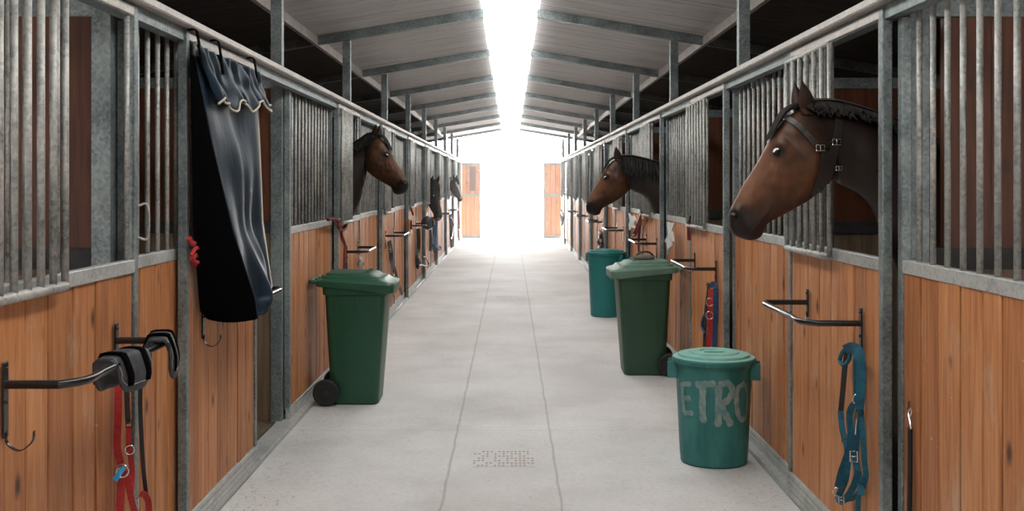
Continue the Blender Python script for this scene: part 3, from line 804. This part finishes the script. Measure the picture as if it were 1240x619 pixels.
def wheelie(loc, rz, mbody, mlid, label):
    """local x: front of the bin (+), wheels and handle at the back (-)"""
    e = empty('wheeled_bin', loc, rz); tag(e, label, 'bin', 'wheeled bins with hinged lids')
    b = MB()
    prof = [(.0, .155, .165, .04), (.012, .172, .178, .05), (.10, .178, .182, .05), (.55, .205, .212, .05), (.80, .218, .226, .045), (.805, .232, .238, .045), (.862, .236, .242, .045)]
    b.loft([rrect(hx, hy, r, z, 6, .03 + z * .01) for z, hx, hy, r in prof])
    # vertical recess ribs near the top of both sides
    for sy in (-1, 1):
        for x in (-.10, .045):
            b.box(x - .006, x + .006, sy * .223 - .006, sy * .223 + .006, .68, .80, .002)
    b.build('body', mbody, e)
    b = MB()
    def fl(z0, drop):   # lid rings with a front lip hanging lower
        return lambda p: Vector((p.x, p.y, p.z - drop * max(0, min(1, (p.x + .1) / .3)) ** 1.5))
    R = []
    for hx, hy, r, z, cx, dr in ((.262, .248, .045, .862, .035, .045), (.282, .258, .05, .868, .04, .05), (.284, .260, .05, .905, .04, .03), (.276, .252, .05, .914, .04, .026), (.235, .225, .05, .918, .03, .014), (.225, .215, .05, .936, .02, .012), (.19, .195, .05, .940, .01, .008), (.178, .185, .05, .957, .0, .008), (.15, .16, .05, .962, -.01, .004)):
        f = fl(z, dr); R.append([f(p) for p in rrect(hx, hy, r, z, 6, cx)])
    b.loft(R)
    for y in (-.1, .1):
        b.tube(spline([(.08, y - .05, .952), (.12, y - .03, .966), (.12, y + .03, .966), (.08, y + .05, .952)], 5), .006, 8)
    b.build('lid', mlid, e)
    b = MB()   # handle at the back
    b.tube([(-.21, -.225, .89), (-.27, -.225, .90), (-.285, -.21, .90), (-.285, .21, .90), (-.27, .225, .90), (-.21, .225, .89)], .0155, 12)
    for y in (-.2, -.07, .07, .2): b.box(-.285, -.2, y - .012, y + .012, .885, .912, .003)
    b.build('handle', mlid, e)
    b = MB(); b.cyl((-.165, -.235, .098), (-.165, .235, .098), .010, 10); b.build('axle', M['tyre'], e)
    for y in (-.225, .225):
        b = MB(); b.lathe([(.030, -.024), (.070, -.022), (.084, -.024), (.096, -.018), (.098, 0), (.096, .018), (.084, .024), (.070, .022), (.03, .024)], 36, cap=True)
        for v in b.bm.verts: v.co = Vector((v.co.x, v.co.z, v.co.y)) + Vector((-.165, y, .098))
        w = b.build('wheel', M['tyre'], e)
        b = MB(); b.cyl((-.165, y - .03, .098), (-.165, y + .03, .098), .026, 16); b.build('hub', M['black'], w)
    return e
wheelie((-1.165, 7.98, 0), 0, M['green'], M['green'], 'bright green wheeled bin with closed lid against the left stalls')
wheelie((1.16, 9.18, 0), PI, M['dkgreen'], M['olive'], 'dark green wheeled bin with faded lid against the right stalls')
# grey thing lying on the right lid
e = empty('grooming_brush', (1.14, 9.18, .962)); tag(e, 'grey brown oval brush lying on the lid of the dark green bin', 'brush')
b = MB(); b.lathe([(.0, .0), (.075, .002), (.088, .015), (.085, .032), (.06, .04), (0, .042)], 28, sx=1.1, sy=.62); b.build('brush_body', M['greyfelt'], e)
b = MB(); b.tube(spline([(-.07, -.02, .035), (-.03, -.02, .062), (.04, -.02, .065), (.08, -.02, .035)], 5), .008, 8); b.build('hand_strap', M['leather'], e)

def round_bin(loc, hb, rb, rt, mbody, mlid, label, rl, rz=0.0, graff=False):
    e = empty('round_bin', loc, rz); tag(e, label, 'bin', 'round lidded bins')
    b = MB(); n = 72
    prof = [(0, 0), (rb - .012, .0), (rb, .012)] + [(lerp(rb, rt, k / 12), .012 + (hb - .06) * k / 12) for k in range(1, 13)] + [(rt + .006, hb - .045), (rt + .008, hb - .01), (rt + .02, hb - .006), (rt + .02, hb), (rt - .01, hb), (rt - .015, hb - .05)]
    rings = b.lathe(prof, n)
    for r in rings[3:14]:
        for j, v in enumerate(r):
            if j % 12 in (0,): d = Vector((v.co.x, v.co.y, 0)).normalized(); v.co += d * .003
    b.build('body', mbody, e)
    b = MB(); b.lathe([(rl - .012, hb + .006), (rl - .004, hb + .008), (rl * .87, hb + .013), (rl * .85, hb + .025), (rl * .80, hb + .028), (rl * .62, hb + .031), (rl * .60, hb + .038), (rl * .34, hb + .040), (rl * .31, hb + .032), (rl * .12, hb + .031), (0, hb + .031)], n)
    lid = b.build('lid', mlid, e)
    b = MB(); b.lathe([(rl - .014, hb - .024), (rl, hb - .022), (rl + .003, hb), (rl - .002, hb + .008), (rl - .014, hb + .006)], n); b.build('lid_rim', mbody, lid)
    b = MB(); b.box(-rl * .25, rl * .25, -.018, .018, hb + .030, hb + .042, .006); b.build('lid_grip', mlid, e)
    for sx in (-1, 1):
        b = MB(); x0 = rt - .01; x1 = rt + .048
        b.prism([(sx * x0, hb - .12), (sx * (x1 - .012), hb - .105), (sx * x1, hb - .09), (sx * x1, hb - .07), (sx * (x1 - .01), hb - .07), (sx * (x1 - .016), hb - .085), (sx * x0, hb - .1)], -.055, .055)
        b.box(min(sx * x0, sx * x1) , max(sx * x0, sx * x1), -.058, -.05, hb - .115, hb - .02, .002)
        b.box(min(sx * x0, sx * x1), max(sx * x0, sx * x1), .05, .058, hb - .115, hb - .02, .002)
        b.build('side_handle', mbody, e)
    return e, (rb, rt, hb)
nb, dims = round_bin((1.178, 6.22, 0), .60, .19, .215, M['teal2'], M['teallid'], 'worn teal round bin with sprayed letters, nearest bin to camera', .238, math.radians(-11))
# sprayed letters on the near bin, following its curved side
def spray(strokes, e, yc, xc, dims):
    rb, rt, hb = dims
    b = MB()
    for st, w in strokes:
        pts = []
        for (px, py) in st:
            z = EYE - (py - VY) * (yc - .2) / F; r = lerp(rb, rt, z / hb)
            sx = max(-.985, min(.985, ((px - 864.5) * (yc - .12) / F) / r)); pts.append(Vector((math.asin(sx), z, r)))
        sp = spline(pts, 6) if len(pts) > 2 else [pts[0].lerp(pts[1], k / 8) for k in range(9)]
        V = []
        for i, p in enumerate(sp):
            t = sp[min(i + 1, len(sp) - 1)] - sp[max(i - 1, 0)]; tx, tz = t.x * p.z, t.y; l = math.hypot(tx, tz) or 1; nx, nz = -tz / l, tx / l
            row = []
            ww = w * (1 + .12 * math.sin(i * 1.3)) * (.6 if i in (0, len(sp) - 1) else 1)
            for s_ in (-1, -.5, 0, .5, 1):
                a = p.x + nx * s_ * ww / 2 / p.z; z = p.y + nz * s_ * ww / 2; rr = lerp(rb, rt, z / hb) + .0045
                row.append(b.bm.verts.new(Vector((rr * math.sin(a), -rr * math.cos(a), z))))
            V.append(row)
        for i in range(len(V) - 1):
            for j in range(4): b.bm.faces.new((V[i][j], V[i][j + 1], V[i + 1][j + 1], V[i + 1][j]))
    o = b.build('spray_lettering', M['spray'], e); o.rotation_euler = (0, 0, -e.rotation_euler.z + math.atan2(-1.178, 6.22)); return o
def cp(l): return [(790 + x / 3.094, 400 + y / 3.094) for x, y in l]
spray([(cp([(115, 210), (118, 270), (122, 325)]), .031), (cp([(118, 215), (150, 208)]), .028), (cp([(120, 268), (148, 264)]), .028), (cp([(122, 325), (158, 318)]), .028),
       (cp([(165, 208), (200, 202), (238, 200)]), .037), (cp([(192, 205), (190, 280), (194, 350)]), .038),
       (cp([(248, 205), (248, 290), (246, 362)]), .038), (cp([(248, 204), (280, 198), (296, 222), (286, 256), (256, 276)]), .037), (cp([(256, 280), (275, 320), (295, 360)]), .038),
       (cp([(342, 205), (318, 220), (312, 275), (322, 330), (342, 345)]), .031), (cp([(342, 205), (350, 240), (349, 310), (342, 345)]), .02)], nb, 6.22, 1.178, dims)
round_bin((1.175, 13.12, 0), .775, .195, .225, M['teal'], M['teal'], 'plain deep teal round bin, farthest bin, past the dark green one', .243, math.radians(-40))

# ------------------------------------------------------------------ horses
S2 = 1.3e-3
def h2(u, v): return (-(u - 262) * S2, -(v - 140) * S2)      # head trace: a forward, b up, from the poll
HEAD = [  # dorsal (u,v), ventral (u,v), half width
    ((31, 505), (33, 528), .018), ((31, 482), (44, 548), .036), ((42, 455), (66, 560), .045), ((58, 424), (100, 568), .050), ((78, 385), (134, 556), .046),
    ((104, 345), (157, 514), .045), ((128, 306), (200, 489), .052), ((148, 268), (248, 463), .063), ((166, 235), (290, 437), .076),
    ((190, 200), (326, 408), .088), ((220, 166), (350, 385), .088), ((258, 141), (366, 372), .080), ((292, 130), (385, 376), .074)]
NECK_A = [((-.10, .016), (-.17, -.318), .072), ((-.16, .010), (-.235, -.345), .078), ((-.25, -.010), (-.30, -.40), .088), ((-.36, -.04), (-.35, -.50), .10),
          ((-.50, -.09), (-.42, -.66), .125), ((-.68, -.16), (-.48, -.82), .165), ((-.88, -.22), (-.58, -1.02), .215)]
NECK_B = [((-.09, .006), (-.13, -.42), .072), ((-.15, -.03), (-.15, -.51), .080), ((-.24, -.08), (-.17, -.60), .092), ((-.36, -.16), (-.22, -.72), .108),
          ((-.50, -.26), (-.28, -.86), .135), ((-.68, -.36), (-.36, -1.0), .17), ((-.88, -.42), (-.50, -1.2), .215)]
BODY = [((-1.08, -.25), (-.82, -1.10), .25), ((-1.3, -.33), (-1.2, -1.10), .285), ((-1.6, -.35), (-1.6, -1.05), .30), ((-1.9, -.29), (-1.95, -.97), .29),
        ((-2.15, -.28), (-2.2, -.88), .26), ((-2.34, -.38), (-2.32, -.76), .18), ((-2.40, -.50), (-2.40, -.62), .06)]

def cat(vals, t):
    k = len(vals) - 1; f = max(0, min(k - 1e-6, t)); i = int(f); x = f - i
    g = lambda j: vals[max(0, min(k, j))]
    a, b_, c, d = g(i - 1), g(i), g(i + 1), g(i + 2)
    return .5 * ((2 * b_) + (c - a) * x + (2 * a - 5 * b_ + 4 * c - d) * x * x + (3 * b_ - a - 3 * c + d) * x ** 3)

def smooth(a, b_, x):
    t = max(0, min(1, (x - a) / (b_ - a))); return t * t * (3 - 2 * t)

def horse(side, poll, label, yaw=0.0, pitch=0.0, neck=NECK_A, k=1.0, coat=((.085, .033, .014), (.009, .006, .005)), blaze=0.0, halter=False, manefall=.12, ground=True, ctr=(0, 0)):
    """side: +1 stands behind the right wall, its head towards -x"""
    poll = Vector(poll)
    st = [(h2(*d), h2(*v), w) for d, v, w in HEAD]
    bz = (poll.z - 1.86) / k
    nk = [((d[0], d[1] - bz * smooth(.1, .9, -d[0])), (v[0], v[1] - bz * smooth(.1, .9, -v[0])), w) for d, v, w in neck]
    bd = [((d[0], d[1] - bz), (v[0], v[1] - bz), w) for d, v, w in BODY]
    st = st + nk + bd; nh = len(HEAD)
    e = empty('horse', (poll.x, poll.y, 0)); tag(e, label, 'horse')
    def rotp(a, b_):        # head pitch about the poll
        w = smooth(-.18, .04, a); an = pitch * w; ca, sa = math.cos(an), math.sin(an)
        cx, cz = -.03, -.14
        return cx + (a - cx) * ca - (b_ - cz) * sa, cz + (a - cx) * sa + (b_ - cz) * ca
    def world(a, b_, l):
        a0 = a; a, b_ = rotp(a, b_)
        w = smooth(-.30, .02, a0); an = yaw * w; px = -.12
        # yaw about a vertical line: turn towards -y (the camera)
        ca, sa = math.cos(an), math.sin(an)
        aa, ll = px + (a - px) * ca + l * sa, -(a - px) * sa + l * ca
        if a0 > px or True:
            a, l = aa, ll
        return Vector((-side * a * k, l * k, b_ * k + poll.z))       # relative to the empty (x,y)
    H = lambda u, v: h2(u, v)
    bumps = [(H(192, 260), .026, .016), (H(183, 283), .016, -.006), (H(178, 306), .022, .006), (H(285, 325), .095, .016), (H(226, 222), .030, -.008), (H(225, 330), .04, -.006),
             (H(50, 474), .026, .012), (H(40, 487), .012, -.030), (H(120, 440), .05, -.006), (H(330, 300), .03, -.004), (H(75, 520), .03, .004)]
    ridge = [(H(145, 392), H(235, 345), .014, .008), (H(150, 470), H(95, 540), .007, -.007), (H(160, 330), H(112, 420), .012, .005), (H(215, 300), H(235, 345), .016, .003), (H(210, 420), H(300, 400), .012, .003)]
    def dseg(p, a, b_):
        ax, ay = a; dx, dy = b_[0] - ax, b_[1] - ay; t = max(0, min(1, ((p[0] - ax) * dx + (p[1] - ay) * dy) / (dx * dx + dy * dy)))
        return math.hypot(p[0] - ax - t * dx, p[1] - ay - t * dy)
    NR = 56; sts = [i / 10 for i in range(0, (nh - 1) * 10)] + [nh - 1 + i / 4 for i in range(0, (len(st) - nh) * 4 + 1)]
    sts = [t / 1 for t in sts]
    b = MB(); cl = b.bm.verts.layers.float_color.new('coat'); rings = []; side_pts = []
    base, dark = Vector(coat[0]), Vector(coat[1])
    for t in sts:
        Dp = (cat([s[0][0] for s in st], t), cat([s[0][1] for s in st], t)); Vp = (cat([s[1][0] for s in st], t), cat([s[1][1] for s in st], t)); w = cat([s[2] for s in st], t)
        R = []
        hd = t < nh - .5
        for j in range(NR):
            th = 2 * PI * j / NR; c, s_ = math.cos(th), math.sin(th)
            cc = math.copysign(abs(c) ** (.92 if hd else 1), c); ss = math.copysign(abs(s_) ** (.82 if hd else .95), s_)
            f = (1 + cc) / 2; a = lerp(Vp[0], Dp[0], f); bb = lerp(Vp[1], Dp[1], f); l = ss * w
            if hd:
                # skull broader above, jaw narrower below; nose bone rounded
                l *= 1 - .18 * smooth(.1, -1, c) * smooth(2, 6, t)
                amt = 0
                for (ba, bb_), r, am in bumps: amt += am * math.exp(-((a - ba) ** 2 + (bb - bb_) ** 2) / (r * r))
                for pa, pb, r, am in ridge: amt += am * math.exp(-dseg((a, bb), pa, pb) ** 2 / (r * r))
                dj = math.hypot(a - H(265, 320)[0], bb - H(265, 320)[1]); amt -= .007 * math.exp(-((dj - .118) / .014) ** 2) * smooth(H(262, 140)[0] - .02, H(230, 140)[0], a) * smooth(.02, -.08, bb + .16)
                l += math.copysign(amt * min(1, abs(s_) * 2.5), s_)
            v = b.bm.verts.new(world(a, bb, l)); R.append(v)
            if s_ < 0: side_pts.append((a, bb, -l))
            # coat colour: dark muzzle, black legs below; nose highlight and jaw shade painted in
            dm = smooth(.115, .03, math.hypot(a - H(60, 505)[0], bb - H(60, 505)[1])) if hd else 0
            dm = max(dm, smooth(.042, .014, math.hypot(a - H(181, 281)[0], bb - H(181, 281)[1])) * .95)
            dm = max(dm, smooth(.024, .008, math.hypot(a - H(38, 488)[0], bb - H(38, 488)[1])) * 1.0) if hd else dm
            nn = noise.noise(Vector((a * 9, bb * 9, l * 6 + side)))
            col = base * (1 + .45 * nn + .5 * noise.noise(Vector((a * 22, bb * 22, l * 12))))
            if hd:
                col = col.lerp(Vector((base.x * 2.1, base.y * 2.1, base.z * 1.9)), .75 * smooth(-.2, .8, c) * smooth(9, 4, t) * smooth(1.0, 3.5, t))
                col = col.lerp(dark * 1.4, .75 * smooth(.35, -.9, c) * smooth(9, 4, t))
            col = col.lerp(dark, dm)
            if not hd: col = col.lerp(dark * 1.1, .92)  # neck and body blackened to stand for shade inside the stall
            elif t > 9: col = col.lerp(dark * 1.1, .9 * smooth(9.5, 12, t))
            if blaze and c > .80 and 1.2 < t < 9.5: col = col.lerp(Vector((.72, .68, .64)), blaze)
            if blaze and t < 2.5 and c > .2: col = col.lerp(Vector((.55, .42, .38)), blaze * .7)
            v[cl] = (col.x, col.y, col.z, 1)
        rings.append(R)
    b._loft(rings, True, True)
    for R in rings:
        pass
    # ears
    for sg in (-1, 1):
        b0 = Vector(H(272, 142)); rr = []
        lean, out = .10, .055
        for i in range(13):
            q = i / 12; wd = .036 * (math.sin(PI * min(1, .22 + q * .80)) ** .8) * (1 - q ** 5) + .001; dp = wd * (1.0 - .2 * q)
            ca, cb, clat = b0.x + .055 * q ** 1.2 * .6 - .01, b0.y - .030 + .160 * q, sg * (.044 + .018 * math.sin(q * 2.6))
            row = []
            for j in range(14):
                th = 2 * PI * j / 14; da, dl = dp * math.cos(th), wd * math.sin(th)
                if math.sin(th) * sg > .3 and q > .15: dl = wd * .1 * math.sin(th)      # hollow outer side of the ear
                v = b.bm.verts.new(world(ca + da, cb, clat + dl * .6)); cc_ = dark.lerp(base, .35 if math.cos(th) > .1 else .05 + .25 * (1 - q)); v[cl] = (*cc_, 1); row.append(v)
            rr.append(row)
        b._loft(rr, True, True)
    # legs
    hz = -poll.z / k
    def leg(pts, sg, lat):
        rr = []
        sp = []
        for i in range(len(pts) - 1):
            for q in range(4): sp.append([lerp(pts[i][m], pts[i + 1][m], q / 4) for m in range(4)])
        sp.append(list(pts[-1]))
        for a, z, ra, rl in sp:
            row = []
            for j in range(16):
                th = 2 * PI * j / 16
                v = b.bm.verts.new(world(a + ra * math.cos(th), hz + z, sg * lat + rl * math.sin(th))); cc_ = dark.lerp(base, smooth(.5, .75, z)); v[cl] = (*cc_, 1); row.append(v)
            rr.append(row)
        b._loft(rr, True, True)
    if ground:
        for sg in (-1, 1):
            leg([(-.84, 1.05, .11, .07), (-.80, .80, .085, .062), (-.80, .62, .055, .045), (-.79, .50, .042, .038), (-.785, .47, .046, .042), (-.79, .42, .032, .03), (-.795, .22, .028, .026), (-.79, .17, .036, .034), (-.77, .10, .034, .034), (-.76, .075, .048, .046), (-.745, .033, .066, .062)], sg, .135)
            leg([(-2.12, 1.15, .17, .08), (-2.06, .90, .15, .085), (-2.08, .74, .10, .07), (-2.20, .60, .055, .045), (-2.27, .50, .048, .038), (-2.25, .44, .042, .034), (-2.22, .24, .03, .028), (-2.20, .17, .038, .034), (-2.17, .10, .034, .034), (-2.155, .075, .048, .046), (-2.14, .033, .066, .062)], sg, .15)
    # eyes
    b.mi = 1
    ea, eb = H(181, 283)
    near = min(side_pts, key=lambda p: (p[0] - ea) ** 2 + (p[1] - eb) ** 2)[2]
    for sg in (-1, 1): b.sphere(world(ea, eb, sg * (near - .0125)), .0185 * k, 1.12, 1, .86, 16)
    for sg in (-1, 1):
        ring = []
        for i in range(18):
            th = 2 * PI * i / 18; ring.append(world(ea + .021 * math.cos(th) + .004 * math.sin(th), eb + .0145 * math.sin(th), sg * (near + .0015 + .004 * math.sin(th))))
        n0 = len(b.bm.verts); b.mi = 0; b.tube(ring, .0048 * k, 8, closed=True)
        b.bm.verts.ensure_lookup_table()
        for v in b.bm.verts[n0:]: v[cl] = (*(dark * .9), 1)
    o = b.build('body', [M['coat'], M['eye']], e, sharp=0)
    # hair: mane locks over the crest and forelock
    b = MB(); rnd = random.Random(5)
    def crest(t): return (cat([s[0][0] for s in st], t), cat([s[0][1] for s in st], t))
    t0, t1 = nh - 1.6, nh + 5.5; nl = 110
    for i in range(nl):
        t = lerp(t0, t1, i / nl); a, bb = crest(t); w = cat([s[2] for s in st], t)
        fall = manefall * rnd.uniform(.7, 1.15) * (.5 + .5 * smooth(0, .12, i / nl)); P = []
        for q in range(7):
            s_ = q / 6; P.append(world(a - .02 * s_ + .012 * rnd.uniform(-1, 1) * s_, bb + .016 - fall * s_ ** 1.4 - .004, -(.004 + (w * 1.02 + .012) * math.sin(min(1, s_ * 1.1) * PI / 2) * (.35 + .65 * s_) ** .6 * min(1, .3 + s_))))
        b.tube(P, [.012, .014, .013, .012, .010, .007, .002], 5)
        P = [world(a, bb + .010, .02), world(a - .01, bb + .018, 0), world(a - .015, bb + .010, -.02)]; b.tube(P, .013, 5)
    b.build('mane', M['hair'], e)
    b = MB()
    for i in range(26):
        lt = (i / 25 - .5) * .055; P = []
        ln = rnd.uniform(3.0, 4.2)
        for q in range(8):
            t = 11.6 - ln * q / 7; a, bb = crest(t); P.append(world(a + .012 + .007 * math.sin(q * .8), bb + .010 + .010 * math.sin(PI * q / 7), lt * (1 + .4 * q / 7) + .004 * rnd.uniform(-1, 1)))
        b.tube(P, [.010, .011, .011, .010, .009, .007, .005, .002], 5)
    b.build('forelock', M['hair'], e)
    if halter:
        def cr(u, v): return (-(u - 300) * 1.12e-3, -(v - 115) * 1.12e-3)
        def lat(a, b_):
            c = sorted(side_pts, key=lambda p: (p[0] - a) ** 2 + (p[1] - b_) ** 2)[:14]; return max(p[2] for p in c[:5]) * .4 + .6 * (sum(p[2] for p in c) / 14) + .004
        h = MB()
        paths = [('cheek_strap', [(232, 140), (262, 168), (290, 198), (325, 240), (348, 262)], .024), ('crown_strap', [(432, 108), (430, 150), (424, 200), (416, 242)], .034),
                 ('crown_strap', [(352, 262), (385, 256), (412, 240)], .022), ('throat_strap', [(362, 270), (356, 330), (348, 390), (338, 440)], .016),
                 ('jaw_strap', [(412, 246), (402, 300), (394, 350), (380, 395)], .034), ('jaw_strap', [(368, 275), (376, 330), (372, 380), (350, 425)], .040)]
        hal = None
        for nm, P, w in paths:
            bb_ = MB(); pp = []
            for a, c in [cr(*p) for p in P]:
                pp.append((a, c))
            sp = spline([Vector((a, c, 0)) for a, c in pp], 5); W3 = [world(p.x, p.y, -(lat(p.x, p.y) + .007)) for p in sp]
            bb_.ribbon(W3, w * .95, .004, (0, -1, 0), 0)
            if hal is None:
                hal = bb_.build('halter', M['leather'], e)
            else: bb_.build(nm, M['leather'], hal)
        for (u, v), r in (((350, 265), .017), ((415, 243), .017), ((428, 340), .012)):
            a, c = cr(u, v); p = world(a, c, -(lat(a, c) + .013)); bb_ = MB()
            bb_.tube([p + Vector((-r, 0, r * .7)), p + Vector((r, 0, r * .7)), p + Vector((r, 0, -r * .7)), p + Vector((-r, 0, -r * .7))], .0032, 6, closed=True, smooth=False)
            bb_.cyl(p + Vector((0, 0, r * .7)), p + Vector((0, 0, -r * .7)), .0025, 6); bb_.build('buckle', M['chrome'], hal)
    return e

horse(1, (1.203, 4.46, 1.915), 'large bay horse in a leather halter looking out on the right', k=.98, halter=True, manefall=.06)
horse(1, (1.045, 10.57, 1.855), 'bay horse looking out on the right above the teal bin', k=1.0, manefall=.20)
horse(-1, (-1.205, 9.78, 2.04), 'bay horse looking out on the left behind the green bin', neck=NECK_B, k=.95, yaw=math.radians(12), coat=((.07, .028, .013), (.009, .007, .006)))
horse(-1, (-1.30, 18.9, 1.66), 'black horse hanging its head down over a left stall door', neck=NECK_A, k=1.12, yaw=math.radians(50), pitch=math.radians(-18), coat=((.022, .016, .013), (.010, .008, .008)))
horse(-1, (-1.27, 25.0, 1.74), 'farthest horse, dark with a white blaze, left row', neck=NECK_A, k=.9, yaw=math.radians(38), pitch=math.radians(-8), coat=((.04, .022, .016), (.012, .009, .008)), blaze=.9)

# ------------------------------------------------------------------ light, sky, camera
w = bpy.data.worlds.new('sky'); SC.world = w; w.use_nodes = True; nt = w.node_tree
b = MB(); b.box(-1.36, 1.36, 15.0, 31.4, .05, 2.9)
hz = b.build('exit_glare', bpy.data.materials.new('exit_glare_air')); tag(hz, 'thin scattering volume added in the aisle for the glare of the exit', 'exit_glare', kind='stuff')  # added scattering box that imitates glare spilling from the bright exit
hm = hz.data.materials[0]; hm.use_nodes = True; hn = hm.node_tree; hn.nodes.remove(hn.nodes['Principled BSDF'])
vs = hn.nodes.new('ShaderNodeVolumeScatter'); vs.inputs['Density'].default_value = GLARE_DENSITY; vs.inputs['Anisotropy'].default_value = .6
hn.links.new(vs.outputs[0], hn.nodes['Material Output'].inputs['Volume'])
bg = nt.nodes['Background']; bg.inputs['Color'].default_value = (1.0, .99, .97, 1); bg.inputs['Strength'].default_value = 24.0

cam = bpy.data.cameras.new('camera'); co = bpy.data.objects.new('camera', cam); COL.objects.link(co)
co.location = (0, 0, EYE); co.rotation_euler = (PI / 2, 0, 0)
cam.sensor_width = 36; cam.lens = F / 1240 * 36; cam.shift_x = (620 - VX) / 1240; cam.shift_y = -(309.5 - VY) / 1240
cam.clip_start = .05; cam.clip_end = 500
SC.camera = co
SC.view_settings.view_transform = 'Standard'; SC.view_settings.look = 'None'; SC.view_settings.gamma = 1; SC.view_settings.use_curve_mapping = False
SC.view_settings.exposure = 0.0
SC.cycles.max_bounces = 8; SC.cycles.diffuse_bounces = 5; SC.cycles.use_denoising = True
SC.cycles.sample_clamp_indirect = 8
